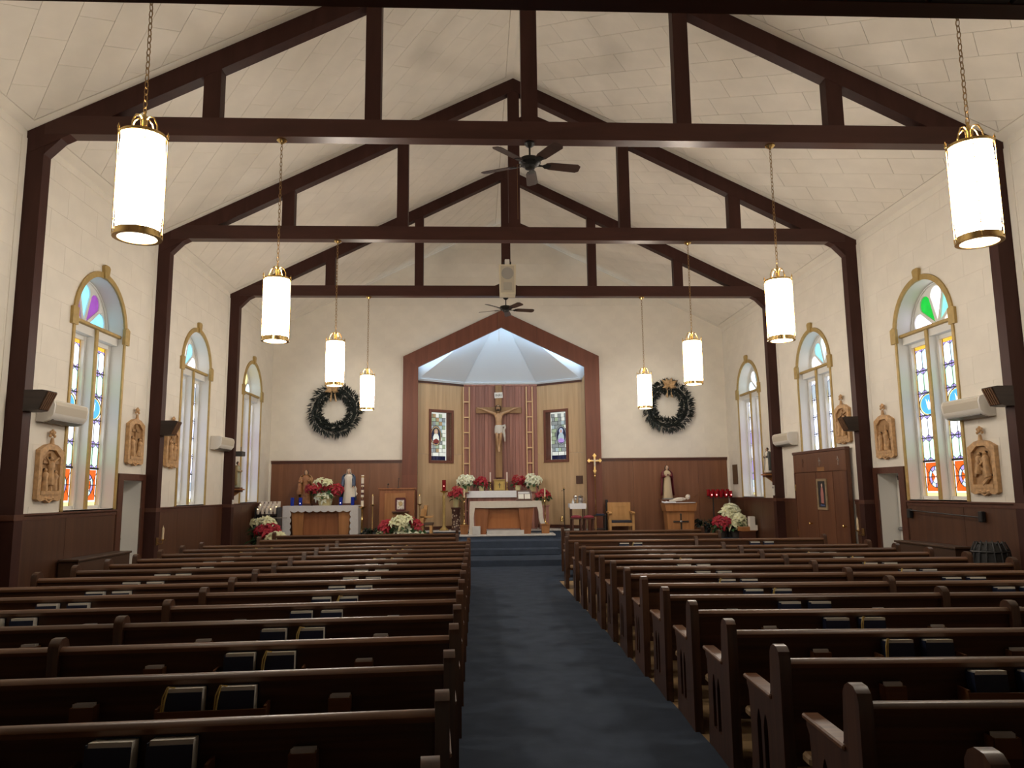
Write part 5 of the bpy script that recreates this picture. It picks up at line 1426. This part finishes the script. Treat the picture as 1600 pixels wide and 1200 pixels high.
# ================================================================ left side of the chancel
t = thing('side_altar', 'wooden side altar table with tapered legs under lace cloth, left', 'altar', (-4.48, 19.28, CF))
for s in (-1, 1):
    MB().prism([(s * .42, .8), (s * .72, .8), (s * .66, 0), (s * .45, 0)], 'y', -.22, -.16).build('leg', HONEY, t)
    MB().prism([(s * .42, .8), (s * .72, .8), (s * .66, 0), (s * .45, 0)], 'y', .16, .22).build('leg', HONEY, t)
MB().box(-.5, .5, -.12, -.08, .05, .8).build('front_panel', ORANGEW, t)
MB().cbox(-.88, .88, -.26, .26, .8, .86, .006).build('top', HONEY, t)
LACE = mat('grey_white_lace', (.6, .58, .57), .9, var=.06, vscale=60, bump=.5, bscale=120)
def scallop(x0, x1, z, d, n):
    pts = []
    for k in range(n):
        a, b = x0 + (x1 - x0) * k / n, x0 + (x1 - x0) * (k + 1) / n
        for j in range(5): u = j / 5; pts.append((a + (b - a) * u, z - d * math.sin(PI * u)))
    return pts + [(x1, z)]
mb = MB().box(-.91, .91, -.28, .27, .861, .868)
mb.prism([(.91, .868), (-.91, .868)] + scallop(-.91, .91, .745, .035, 10), 'y', -.287, -.28)
for s in (-1, 1):
    edge = [(s * (.91 - .17) - s * p[1], p[0]) for p in [(u, w) for u, w in scallop(.0, .74, 0, .035, 5)]]
    mb.prism([(s * .91, 0), (s * .91, .868), (s * .74, .868)] + [(s * .74 + s * (q[1]) * 1.0, q[0]) for q in scallop(.74, .0, 0, .035, 5)], 'y', -.293, -.287)
    x = sorted((s * .91, s * .917)); mb.box(x[0], x[1], -.287, .27, 0.02, .868)
tag(mb.build('lace_cloth', LACE, None, loc=(-4.48, 19.28, CF)), 'white lace cloth with scalloped edge over the left side altar', 'cloth')
TZ = CF + .869
CARVED = mat('carved_brown_wood', (.3, .13, .05), .5, var=.35, vscale=14)
t = thing('statue', 'carved brown statue of bearded man with child on the left side altar', 'statue', (-4.92, 19.32, TZ))
MB().cbox(-.16, .16, -.1, .1, 0, .05, .006).build('base', CAPW, t)
def shifted(t, dz):
    for c in t.children:
        if c.name.split('.')[0] != 'base': c.location.z += dz
robed(t, .84, CARVED, mat('carved_tan', (.42, .22, .09), .5, var=.2, vscale=14), arms=((-.5, .35), (.45, .5)), w=.16, skin=mat('carved_face', (.5, .3, .16), .5)); shifted(t, .05)
ch = MB().lathe([(.06, .28), (.07, .34), (.05, .46), (.055, .52), (.02, .56)], (-.14, -.08, 0), 14, 1, .8, .08, 5).ball((-.14, -.09, .6), (.035, .038, .045), 10, 7)
ch.build('child_figure', CARVED, t, smooth=60)
WROBE = mat('statue_white_robe', (.7, .64, .55), .5); BMANT = mat('statue_blue_mantle', (.05, .075, .13), .5)
t = thing('statue', 'white and blue statue of a veiled woman on the left side altar', 'statue', (-3.87, 19.33, TZ))
MB().cbox(-.15, .15, -.11, .11, 0, .05, .006).build('base', CAPW, t)
robed(t, .86, WROBE, BMANT, veil=mat('statue_white_veil', (.72, .68, .6), .5), arms=((-.62, -.1), (.62, -.1)), w=.165); shifted(t, .05)
cape = MB().prism([(.09, .42), (.16, .5), (.21, .4), (.19, .33), (.23, .28), (.17, .2), (.1, .22)], 'y', -.05, .02).build('cape_fold', WROBE, t)
BLUEG = mat('cobalt_glass', (.01, .03, .3), .15, spec=.7)
for i, x in enumerate((-5.2, -5.0, -4.02, -3.73)):
    t = thing('votive_glass', 'cobalt blue votive glass on the lace cloth, %s from left' % ORD[i], 'candle holder', (x, 19.12, TZ), 0, 'blue votive glasses')
    MB().lathe([(.03, 0), (.042, .01), (.046, .2), (.04, .2), (.037, .015), (0, .012)], n=16, cap=False).build('glass', BLUEG, t, smooth=40)
    MB().cyl((0, 0, .012), (0, 0, .09), .033, n=12).build('wax', mat('votive_wax', (.6, .55, .45), .5), t)
    if i in (1, 2): MB().ball((.0, -.047, .06), (.012, .006, .012), 8, 6).build('flame_glow', glow('votive_glow', (.9, .85, 1), 2.), t, smooth=60)
plant((-4.42, 19.2, TZ), 'flower arrangement of red and cream poinsettias and lilies on side altar',
      [(RED, 10, (-.24, .42), (.2, .08)), (RED, 10, (.22, .42), (.2, .08)), (CREAMF, 9, (-.02, .58), (.22, .07)), (WHITEF, 10, (0, .22), (.2, .1))], 50, .3, .42, 'foil', .22, .19, 31, size=.1, spread=1.1, name='flower_arrangement')
# paschal candle
t = thing('paschal_candle', 'tall white decorated paschal candle on a gold stand, right of side altar', 'candle', (-3.46, 18.9, CF))
MB().lathe([(.14, 0), (.14, .02), (.06, .05), (.028, .1), (.024, .5), (.034, .52), (.024, .55), (.028, .76), (.05, .8), (.1, .825), (.105, .84), (.04, .84)], n=18).build('stand', BRASS, t, smooth=40)
MB().cyl((0, 0, .84), (0, 0, 1.6), .034, n=16).build('candle', mat('ivory_wax', (.74, .66, .55), .45), t, smooth=40)
for z, hh in ((.98, .08), (1.12, .05), (1.24, .07), (1.36, .03)): MB().lathe([(.0345, z), (.0352, z + .004), (.0352, z + hh), (.0345, z + hh + .004)], n=16, cap=False).build('wax_ornament', mat('dark_wax_ornament', (.1, .03, .03), .6), t)
for z in (1.03, 1.3): MB().box(-.006, .006, -.038, -.034, z - .03, z + .05).box(-.02, .02, -.038, -.034, z + .015, z + .025).build('wax_cross', GOLDP, t)
MB().lathe([(.04, 1.54), (.04, 1.57), (.034, 1.57)], n=14, cap=False).build('follower', BRASS, t)
for i, (x, y, lab) in enumerate(((-3.22, 19.0, 'left'), (-2.08, 19.15, 'right'))):
    t = thing('processional_candle', 'slim brass processional candle standing %s of the oak ambo' % lab, 'candlestick', (x, y, CF), 0, 'processional candles')
    MB().lathe([(.1, 0), (.1, .02), (.03, .05), (.013, .1), (.013, .84), (.04, .86), (.065, .875), (.065, .885), (.02, .885)], n=14).build('stand', BRASS, t, smooth=40)
    MB().cyl((0, 0, .885), (0, 0, 1.1), .017, n=12).build('candle', CANDLE, t, smooth=40)
    MB().lathe([(.02, 1.08), (.018, 1.11), (.004, 1.14)], n=10).build('follower', BRASS, t)
# ambo with icon
t = thing('ambo', 'broad honey oak ambo with a ledge, left of the arch', 'lectern', (-2.65, 19.25, CF))
MB().cbox(-.43, .43, -.1, .25, 0, 1.24, .006).build('body', ORANGEW, t)
MB().cbox(-.3, .22, -.125, -.1, .05, 1.15, .005).build('front_panel', HONEY, t)
MB().cbox(-.46, .46, -.13, .28, 1.24, 1.28, .006).build('top', ORANGEW, t)
MB().cbox(-.1, .3, -.26, -.125, .68, .71, .004).build('ledge', CAPW, t)
t = thing('icon_picture', 'small icon in a dark red frame on the ambo ledge', 'picture', (-2.55, 19.1, CF + .712))
f = MB().holed([(-.13, 0), (.13, 0), (.13, .33), (-.13, .33)], [[(-.09, .045), (.09, .045), (.09, .275), (-.09, .275)]], 'y', -.02, 0)
f.build('frame', mat('dark_red_frame', (.09, .012, .018), .35), t)
for a in (-.12, .12):
    for b in (.012, .318): MB().ball((a, -.02, b), (.012, .006, .012), 8, 5).build('corner_stud', BRASS, t)
MB().box(-.092, .092, -.012, -.004, .043, .277).build('print', mat('icon_print', (.62, .57, .5), .6, var=.5, vscale=24), t)
MB().prism([(.05 * math.cos(2 * PI * k / 14), .18 + .06 * math.sin(2 * PI * k / 14)) for k in range(14)], 'y', -.0135, -.012).build('printed_figure', mat('icon_gold', (.5, .37, .18), .6, var=.3, vscale=30), t)
for x, h, lab in ((-2.88, .1, 'short black microphone on the left of the ambo top'), (-2.62, .24, 'thin gooseneck microphone at the middle of the ambo top')):
    t = thing('microphone', lab, 'microphone', (x, 19.2, CF + 1.281))
    MB().lathe([(.035, 0), (.035, .012), (.01, .018)], n=12).build('base', BLACK, t, smooth=40)
    MB().tube([(0, 0, .01), (0, 0, h * .6), (.01, -.01, h * .85)], .006, 6).build('neck', BLACK, t)
    MB().ball((.012, -.015, h * .95), (.022, .022, .02) if h < .2 else (.01, .01, .02), 8, 6).build('capsule', BLACK, t, smooth=60)
# flowers in front of the ambo
plant((-2.88, 18.55, CF), 'red poinsettia left in the group before the ambo', [(RED, 12, (.03, .4), (.16, .1)), (CREAMF, 3, (-.05, .22), (.1, .06))], 34, .22, .36, 'pot', .18, .11, 41, size=.1)
plant((-2.48, 18.5, CF), 'large cream poinsettia in the middle of the group before the ambo', [(CREAMF, 16, (0, .48), (.24, .13)), (WHITEF, 7, (.02, .24), (.2, .08))], 46, .28, .44, 'pot', .2, .13, 42, size=.12)
plant((-2.12, 18.6, CF), 'red poinsettia with white flowers right in the group before the ambo', [(RED, 9, (.02, .44), (.15, .08)), (WHITEF, 6, (0, .22), (.14, .08))], 30, .2, .36, 'pot', .18, .11, 43, size=.1)
plant((-3.18, 18.6, CF), 'dark leafy plant beside the paschal candle stand', [(WHITEF, 2, (.05, .1), (.08, .03))], 60, .24, .34, 'pot', .16, .1, 44, size=.08, group='leafy plants', name='leafy_plant', cat='plant', leafm=LEAFD)
# light oak chair seen from the side
t = thing('side_chair', 'light oak chair turned sideways between flowers and sanctuary lamp', 'chair', (-1.92, 18.75, CF))
OAK = wood('light_oak', (.42, .22, .075), (.52, .29, .11), .42, 'Z', 14, .06)
for y in (-.2, .2):
    MB().prism([(-.13, 0), (-.03, 0), (-.02, .5), (.02, .76), (-.07, .78), (-.11, .5)], 'y', y - .03, y + .03).build('rear_post', OAK, t)
    MB().box(.12, .18, y - .03, y + .03, 0, .38).build('leg', OAK, t)
MB().prism([(-.06, .5), (.02, .48), (.06, .85), (-.02, .86)], 'y', -.17, .17).build('backrest', OAK, t)
MB().box(-.045, .05, -.02, .02, .54, .82).build('carved_slot', HAIRB, t)
MB().cbox(-.1, .2, -.22, .22, .38, .44, .008).build('seat', wood('dark_seat', (.07, .04, .02), (.1, .055, .03), .5, 'X'), t)
for y in (-.2, .2): MB().cbox(-.1, .19, y - .03, y + .03, .56, .6, .006).build('arm', OAK, t)
# ================================================================ right side of the chancel
t = thing('processional_cross', 'gold processional cross on a thin pole before the right arch post', 'cross', (2.37, 19.55, CF))
MB().lathe([(.13, 0), (.13, .02), (.05, .05), (.014, .08), (.0125, 1.5), (.03, 1.53), (.016, 1.57), (.03, 1.6), (.014, 1.64)], n=14).build('pole', BRASS, t, smooth=40)
cz = 1.93
mb = MB()
mb.prism([(-.02, 1.62), (.02, 1.62), (.022, cz - .07), (.022, cz + .02), (.13, cz + .015), (.145, cz + .05), (.19, cz), (.145, cz - .05), (.13, cz - .02), (.024, cz - .02)][:2] + [(.022, cz - .02), (.12, cz - .02), (.14, cz - .055), (.19, cz), (.14, cz + .055), (.12, cz + .02), (.022, cz + .02), (.022, cz + .1), (.055, cz + .12), (0, cz + .19), (-.055, cz + .12), (-.022, cz + .1), (-.022, cz + .02), (-.12, cz + .02), (-.14, cz + .055), (-.19, cz), (-.14, cz - .055), (-.12, cz - .02), (-.022, cz - .02)], 'y', -.012, .012)
mb.prism([(0, 1.6), (.045, 1.67), (.0, 1.73), (-.045, 1.67)], 'y', -.013, .013)
mb.build('cross', mat('bright_gold', (.8, .55, .2), .3, metal=.7), t)
mb = MB().tube([(0, -.03, cz - .16), (0, -.035, cz - .08), (0, -.03, cz + .01)], [.012, .02, .014], 8).ball((0, -.035, cz + .035), .015, 8, 6)
mb.tube([(-.1, -.02, cz + .02), (0, -.03, cz), (.1, -.02, cz + .02)], [.006, .012, .006], 6)
mb.build('corpus', WROBE, t, smooth=60)
# credence table with cloth and silver vessels
t = thing('credence_table', 'small white-draped credence table with silver vessels at right arch post', 'table', (1.9, 19.62, CF))
for x in (-.16, .16):
    for y in (-.14, .14): MB().box(x - .015, x + .015, y - .015, y + .015, 0, .81).build('leg', CAPW, t)
MB().cbox(-.19, .19, -.17, .17, .81, .835, .004).build('top', CAPW, t)
mb = MB().box(-.205, .205, -.185, .18, .836, .842).box(-.205, .205, -.19, -.185, .71, .842)
for s in (-1, 1):
    x = sorted((s * .205, s * .211)); mb.box(x[0], x[1], -.19, .18, .74, .842)
tag(mb.build('credence_cloth', CLOTH, None, loc=(1.9, 19.62, CF)), 'white cloth over the small credence table at the right arch post', 'cloth')
TZ2 = CF + .843
t = thing('silver_pitcher', 'polished silver pitcher with lid on the credence table', 'pitcher', (1.99, 19.6, TZ2))
MB().lathe([(.05, 0), (.06, .01), (.065, .12), (.06, .17), (.066, .185), (.04, .2), (.01, .215)], n=18).build('body', SILV, t, smooth=40)
MB().tube([(.06, 0, .16), (.1, 0, .15), (.105, 0, .08), (.065, 0, .04)], .007, 6).build('handle', SILV, t)
t = thing('silver_ciborium', 'round silver ciborium behind the pitcher on the credence table', 'cup', (1.87, 19.66, TZ2))
MB().lathe([(.04, 0), (.04, .01), (.012, .03), (.012, .09), (.04, .12), (.055, .16), (.045, .2), (.01, .22)], n=16).build('cup', SILV, t, smooth=40)
t = thing('glass_cruet', 'small clear cruet at the left of the credence table', 'cruet', (1.79, 19.56, TZ2))
MB().lathe([(.03, 0), (.035, .04), (.015, .08), (.012, .1), (.018, .12)], n=12).build('body', mat('cruet_glass', (.6, .62, .66), .1, spec=.7), t, smooth=40)
# stools
for i, (x, y, lab) in enumerate(((1.82, 19.2, 'left'), (2.12, 19.12, 'right'))):
    t = thing('kneeling_stool', 'dark wooden stool with wine-red cushion, %s of the pair by the credence' % lab, 'stool', (x, y, CF), 0, 'red cushioned stools')
    for a in (-.1, .1):
        for b in (-.1, .1): MB().box(a - .018, a + .018, b - .018, b + .018, 0, .46).build('leg', CAPW, t)
    MB().cbox(-.14, .14, -.14, .14, .46, .49, .005).build('seat_board', CAPW, t)
    MB().ball((0, 0, .51), (.14, .14, .05), 16, 8).build('cushion', mat('wine_red_velvet', (.22, .025, .04), .8), t, smooth=60)
# small dark table
t = thing('side_table', 'small dark table with books between the processional cross and oak armchair', 'table', (2.42, 19.25, CF))
MB().cbox(-.15, .15, -.14, .14, .53, .555, .005).build('top', BLACK, t)
for a in (-.12, .12):
    for b in (-.11, .11): MB().box(a - .012, a + .012, b - .012, b + .012, 0, .53).build('leg', BLACK if a > 0 else OAK, t)
MB().box(-.12, .12, -.1, .1, .2, .22).build('shelf', BLACK, t)
tag(MB().cbox(2.33, 2.53, 19.16, 19.34, CF + .556, CF + .585, .004).build('service_book', BLUEC), 'thin dark book lying on the small dark table', 'book')
# celebrant chair
t = thing('armchair', 'light oak armchair with dark seat right of the processional cross', 'chair', (2.95, 19.3, CF))
MB().holed([(-.26, .42), (.26, .42), (.26, .86), (-.26, .86)], [[(-.18, .52), (.18, .52), (.18, .76), (-.18, .76)]], 'y', .16, .2, .012).build('backrest', OAK, t)
for x in (-.26, .26):
    xs_ = -1 if x < 0 else 1
    MB().box(x - .03, x + .03, .15, .21, 0, .86).build('rear_leg', OAK, t)
    MB().box(x + xs_ * .03 - .03, x + xs_ * .03 + .03, -.2, -.14, 0, .58).build('front_leg', OAK, t)
    MB().prism([(-.24, .57), (.18, .6), (.18, .64), (-.22, .63), (-.26, .6)], 'x', x + xs_ * .03 - .035, x + xs_ * .03 + .035).build('arm', OAK, t)
MB().cbox(-.25, .25, -.2, .18, .36, .42, .008).build('cushion', mat('navy_seat', (.02, .022, .035), .7), t)
MB().box(-.26, .26, -.2, -.16, .28, .36).build('apron', OAK, t)
tag(MB().cbox(2.63, 2.69, 19.54, 19.64, CF, CF + .93, .01).build('folded_stand', BLACK), 'black folded music stand leaning behind the oak armchair', 'stand')
# lectern pedestal with infant figure, statue behind
t = thing('cross_pedestal', 'honey oak pedestal with dark metal cross on its tapered front', 'pedestal', (4.36, 18.95, CF))
MB().prism([(-.31, 0), (.31, 0), (.35, .64), (-.35, .64)], 'y', -.15, .2).build('body', HONEY, t)
MB().prism([(-.37, .64), (.37, .64), (.41, .84), (-.41, .84)], 'y', -.2, .24).build('top', HONEY, t)
cr = MB().box(-.018, .018, -.17, -.155, .12, .56).box(-.17, .17, -.17, -.155, .37, .405)
for p in ((-.17, .387), (.17, .387), (0, .56)): cr.ball((p[0], -.162, p[1]), (.026, .01, .026), 10, 6)
cr.build('metal_cross', mat('dark_silver', (.1, .09, .08), .35, metal=.8), t)
MB().ball((0, -.172, .387), (.03, .008, .03), 12, 6).build('cross_boss', SILV, t)
t = thing('infant_figure', 'pale infant figure lying on white cloth atop the oak pedestal', 'statue', (4.36, 18.85, CF + .841))
mb = MB().box(-.42, .36, -.13, .14, 0, .01)
for k in range(9): mb.tube([(-.42 + k * .035, -.13 + .02 * math.sin(k), .02), (-.41 + k * .035, .13, .025 + .01 * math.cos(k * 2))], .018, 5)
mb.build('cloth', CLOTH, t, smooth=60)
V = [(.0, 0, .08), (-.08, 0, .09), (-.16, .02, .06), (-.26, .04, .05), (-.15, -.05, .06), (-.24, -.07, .05), (.09, 0, .1), (.12, .08, .09), (.04, .1, .12), (.12, -.08, .09), (.03, -.1, .12), (.14, 0, .11)]
E_ = [(0, 1), (1, 2), (2, 3), (1, 4), (4, 5), (0, 6), (6, 7), (7, 8), (6, 9), (9, 10), (6, 11)]
b_ = skin_mesh('body', V, E_, [.05, .05, .03, .02, .03, .02, .045, .022, .016, .022, .016, .025]); b_.materials.append(WROBE); link('body', b_, t)
MB().ball((.2, -.02, .14), (.06, .058, .06), 12, 8).ball((.19, -.078, .135), (.01, .012, .012), 6, 4).build('head', WROBE, t, smooth=60)
MB().ball((.215, -.005, .165), (.056, .055, .045), 12, 7).build('hair', mat('pale_hair', (.45, .36, .26), .6), t, smooth=60)
t = thing('statue_stand', 'plain brown stand behind the oak pedestal, under the red-robed statue', 'stand', (4.2, 19.4, CF))
MB().cbox(-.2, .2, -.16, .16, .88, .92, .005).build('top', VENEER, t); MB().box(-.1, .1, -.1, .1, .05, .88).build('column', VENEER, t); MB().cbox(-.17, .17, -.14, .14, 0, .05, .005).build('foot', VENEER, t)
t = thing('statue', 'statue of a bearded man in cream robe and red mantle, right side', 'statue', (4.2, 19.38, CF + .921))
MB().cbox(-.13, .13, -.1, .1, 0, .035, .005).build('base', mat('grey_base', (.2, .2, .19), .6), t)
robed(t, .84, mat('statue_cream_robe', (.55, .44, .28), .5), mat('statue_red_mantle', (.14, .02, .025), .5), arms=((-.35, .45), (.3, .5)), w=.15, mant_open=.66); shifted(t, .035)
MB().ball((0, -.105, .62), (.022, .01, .026), 10, 6).build('heart', mat('heart_dark_red', (.1, .01, .01), .5), t, smooth=60)
# red votive lamps on their rack
t = thing('votive_rack', 'black metal rack holding red votive lamps by the far right corner', 'rack', (5.5, 19.35, CF))
MB().cyl((-.14, 0, 0), (-.14, 0, .98), .016, n=8).build('post', BLACK, t); MB().cbox(-.28, .0, -.12, .12, 0, .03, .006).build('foot', BLACK, t)
for z, y in ((.98, .05), (.94, -.06)): MB().box(-.28, .34, y - .04, y + .04, z, z + .015).build('shelf', BLACK, t)
RG = mat('ruby_glass', (.3, .008, .015), .15, spec=.6)
i = 0
for z, y, n in ((.996, .05, 5), (.956, -.06, 5)):
    for k in range(n):
        x = 5.5 - .24 + k * .125 + (.04 if y < 0 else 0)
        v = thing('votive_lamp', 'ruby votive lamp in the rack, %s row, %s from left' % ('rear' if y > 0 else 'front', ORD[k]), 'candle holder', (x, 19.35 + y, CF + z), 0, 'red votive lamps')
        MB().lathe([(.03, 0), (.042, .02), (.046, .17), (.04, .17), (.036, .02), (0, .015)], n=14, cap=False).build('glass', RG, v, smooth=40)
        if (k * 3 + (y > 0)) % 4 != 2 and y < 0: MB().ball((0, -.046, .07), (.016, .006, .018), 8, 6).build('flame_glow', glow('ruby_flame', (1, .25, .25), 4.), v, smooth=60)
# plants and odds and ends on the right
plant((5.0, 18.95, CF), 'dark green leafy plant left of the right-hand poinsettias', [], 70, .26, .44, 'pot', .18, .12, 51, group='leafy plants', name='leafy_plant', cat='plant', leafm=LEAFD)
plant((5.3, 18.6, CF), 'red poinsettia low in the right-hand group', [(RED, 14, (.0, .38), (.24, .1))], 46, .26, .34, 'pot', .17, .12, 52, size=.12)
plant((5.58, 18.75, CF), 'large cream poinsettia towering over the right-hand group', [(CREAMF, 14, (-.02, .66), (.22, .11))], 40, .26, .62, 'pot', .3, .13, 53, size=.13)
plant((5.62, 18.5, CF), 'cream poinsettia low at the front of the right-hand group', [(CREAMF, 12, (.06, .42), (.22, .13))], 46, .26, .38, 'pot', .16, .12, 54, size=.12)
t = thing('book_box', 'low brown wooden box of papers in front of the far right wall', 'box', (5.72, 18.0, CF - .44))
MB().box(-.16, .16, -.12, .12, 0, .62).build('stand', CAPW, t)
MB().cbox(-.18, .18, -.14, .14, .62, .72, .006).build('box', HONEY, t)
MB().box(.02, .2, -.15, -.1, .64, .76).build('papers', PAGES, t)
tag(MB().cbox(5.76, 5.9, 17.92, 18.05, .725, .96, .01).build('white_binder', WHITE), 'white upright binder on the brown box by far right wall', 'binder')

# ================================================================ by the left wall
t = thing('candle_rack', 'stepped black rack holding white votive candles, far left', 'rack', (-5.62, 18.55, CF))
for k in range(4):
    MB().box(-.26 + k * .0, .26, -.2 + k * .11, -.1 + k * .11, .68 + k * .05, .695 + k * .05).build('shelf', BLACK, t)
MB().box(-.26, -.24, -.2, .24, .0, .85).build('side', BLACK, t); MB().box(.24, .26, -.2, .24, .0, .85).build('side', BLACK, t)
MB().box(-.24, .24, -.05, .2, .3, .66).build('cash_box', BLACK, t)
MB().box(.1, .5, -.24, -.2, .6, .615).build('tray', mat('tray_grey', (.3, .26, .22), .5), t)
VW = mat('milk_glass', (.7, .62, .52), .35)
for r in range(4):
    for k in range(5):
        v = thing('votive_candle', 'white glass votive candle, %s step from front, %s from left' % (ORD[r], ORD[k]), 'candle', (-5.62 - .2 + k * .1, 18.55 - .15 + r * .11, CF + .696 + r * .05), 0, 'white votive candles')
        MB().lathe([(.03, 0), (.038, .01), (.04, .14), (.034, .14), (.032, .02), (0, .02)], n=12, cap=False).build('glass', VW, v, smooth=40)
        MB().cyl((0, 0, .02), (0, 0, .1), .03, n=10).build('wax', PAGES, v)
        if (r, k) in ((0, 0), (0, 3), (1, 4), (2, 0)): MB().ball((0, -.03, .115), (.012, .012, .02), 8, 6).build('flame', FLM, v, smooth=60)
plant((-5.5, 17.6, 0), 'cream poinsettia at the back of the far left group', [(CREAMF, 10, (.05, 1.0), (.3, .06)), (WHITEF, 3, (.1, .8), (.2, .05))], 60, .32, .95, 'pot', .5, .16, 61, size=.11)
plant((-5.35, 17.4, 0), 'red poinsettia in the middle of the far left group', [(RED, 16, (0, .84), (.26, .09))], 60, .3, .78, 'pot', .4, .15, 62, size=.12)
plant((-5.08, 17.2, 0), 'cream poinsettia low at the right of the far left group', [(CREAMF, 10, (0, .66), (.2, .06))], 40, .24, .6, 'pot', .3, .13, 63, size=.11)
# bracket statues on the third posts
def bracket_statue(s, label, robe, mantle, lab2, z):
    t = thing('wall_bracket', lab2, 'bracket', (s * (W2 - .15), 16.72, z), 0, 'statue brackets')
    MB().cbox(-.15, .15, -.13, .13, -.03, 0, .005).build('shelf', HONEY, t)
    MB().cbox(-.12, .12, -.1, .1, -.07, -.03, .005).build('moulding', CAPW, t)
    MB().prism([(s * .15, -.07), (-s * .08, -.07), (s * .0, -.13), (s * .1, -.2), (s * .15, -.22)], 'y', -.03, .03).build('corbel', HONEY, t)
    t = thing('statue', label, 'statue', (s * (W2 - .17), 16.72, z + .001), -s * PI / 2 + (0 if s < 0 else 0), None)
    t.rotation_euler = (0, 0, -PI / 2 * s)
    MB().cbox(-.1, .1, -.09, .09, 0, .03, .004).build('base', CAPW, t)
    robed(t, .56, robe, mantle, arms=((-.4, .3), (.4, .3)), w=.16); shifted(t, .03)
bracket_statue(-1, 'small bearded statue in pale green robe on the left wall bracket', mat('sage_robe', (.3, .31, .22), .5), mat('ochre_mantle', (.3, .22, .1), .5), 'small wooden bracket shelf on left wall behind third post', 1.72)
bracket_statue(1, 'small statue of a woman in grey mantle on the right wall bracket', WROBE, mat('slate_mantle', (.09, .09, .085), .5), 'carved wooden bracket shelf on right wall behind third post', 1.93)
t = thing('statue_canopy', 'small dark wooden canopy above the left bracket statue', 'canopy', (-W2 + .16, 16.74, 2.42))
MB().cbox(-.15, .12, -.12, .12, 0, .1, .005).build('box', mat('slate_canopy', (.06, .055, .05), .6), t); MB().cyl((.06, 0, .1), (.06, 0, .2), .008, n=6).build('finial', BLACK, t)

# ================================================================ wreaths and the hanging loudspeaker
def wreath(x, z, label, seed, bx):
    t = thing('wreath', label, 'wreath', (x, YB - .17, z), 0, 'evergreen wreaths'); rnd = random.Random(seed)
    R = .51
    g = MB()
    for k in range(1100):
        a = rnd.uniform(0, 2 * PI); b = rnd.uniform(-.15, PI + .15); rr = .09
        cx, cz = (R + rr * math.cos(b)) * math.cos(a), (R + rr * math.cos(b)) * math.sin(a)
        y = -rr * math.sin(b) * .7
        cb = math.cos(b) + rnd.uniform(-.4, .4)
        out = a + (rnd.uniform(-.7, .7) if cb > .45 else PI + rnd.uniform(-.7, .7) if cb < -.45 else PI / 2 + rnd.uniform(-.8, .8)) + .4
        d = Vector((math.cos(out), -.5 * rnd.random(), math.sin(out))).normalized()
        M = Matrix.Translation((cx, y, cz)) @ d.to_track_quat('X', 'Z').to_matrix().to_4x4() @ Matrix.Rotation(rnd.uniform(-1, 1), 4, 'X')
        leaf(g, M, rnd.uniform(.1, .19), .017, .2)
    me = g.mesh('needles', 70, weld=False); me.materials.append(LEAFD); link('needles', me, t, kind='stuff')
    MB().tube([(R * math.cos(2 * PI * k / 32), 0, R * math.sin(2 * PI * k / 32)) for k in range(32)], .045, 8, closed=True).build('core', LEAFD, t, smooth=60)
    MB().cyl((0, 0, R + .03), (0, .165, R + .05), .006, n=6).build('hook', BLACK, t)
    BOW = mat('gold_gauze_bow', (.42, .27, .13), .6, var=.25, vscale=20)
    b = MB()
    for a, L in ((.5, .2), (2.5, .2), (1.2, .17), (2.0, .16), (-.4, .15), (3.5, .15)):
        pts = [(0, 0, 0), (.5 * L * math.cos(a - .35), -.05, .5 * L * math.sin(a - .35)), (L * math.cos(a), -.06, L * math.sin(a)), (.5 * L * math.cos(a + .35), -.03, .5 * L * math.sin(a + .35)), (0, 0, 0)]
        i0 = len(b.v); b.tube(pts, [.015, .045, .05, .045, .015], 6)
    b.xf(Matrix.Translation((bx, -.12, R + .02))); b.build('bow', BOW, t, smooth=60)
    for dx in (-.03, .04): MB().prism([(bx + dx - .02, R), (bx + dx + .02, R), (bx + dx * 2 + .03, R - .3), (bx + dx * 2 - .01, R - .28)], 'y', -.08, -.076).build('ribbon_tail', BOW, t)
wreath(-4.32, 3.72, 'dark evergreen wreath with gold bow left of the arch', 1, -.05)
wreath(4.36, 3.79, 'dark evergreen wreath with gold bow right of the arch', 2, .03)
t = thing('hanging_loudspeaker', 'cream loudspeaker hung on the farthest truss above the arch', 'speaker', (.02, TY[2] - .02, 5.82))
sp = MB().prism([(-.17, 0), (.17, 0), (.185, .68), (-.185, .68)], 'y', -.26, -.02); sp.xf(Matrix.Rotation(-.1, 4, 'X')); 
cab = sp.build('cabinet', mat('cream_cabinet', (.68, .6, .44), .5), t)
GR = mat('speaker_grille', (.52, .46, .35), .8, bump=.6, bscale=200)
g1 = MB().box(-.145, .145, -.268, -.262, .03, .65); g1.xf(Matrix.Rotation(-.1, 4, 'X')); g1.build('grille', GR, t)
g2 = MB().prism([(.13 * math.cos(2 * PI * k / 24), .47 + .14 * math.sin(2 * PI * k / 24)) for k in range(24)], 'y', -.274, -.268); g2.xf(Matrix.Rotation(-.1, 4, 'X')); g2.build('woofer', mat('woofer_grey', (.33, .31, .28), .7), t)
g3 = MB().box(-.09, .09, -.273, -.268, .08, .26); g3.xf(Matrix.Rotation(-.1, 4, 'X')); g3.build('horn', mat('horn_grey', (.42, .38, .31), .7), t)
MB().box(-.05, .05, -.12, .0, .66, .84).build('bracket', WHITE, t)
for x in (-.075, .075): MB().cyl((x, -.06, .7), (x, -.06, .8), .016, n=8).build('clamp', BLACK, t)
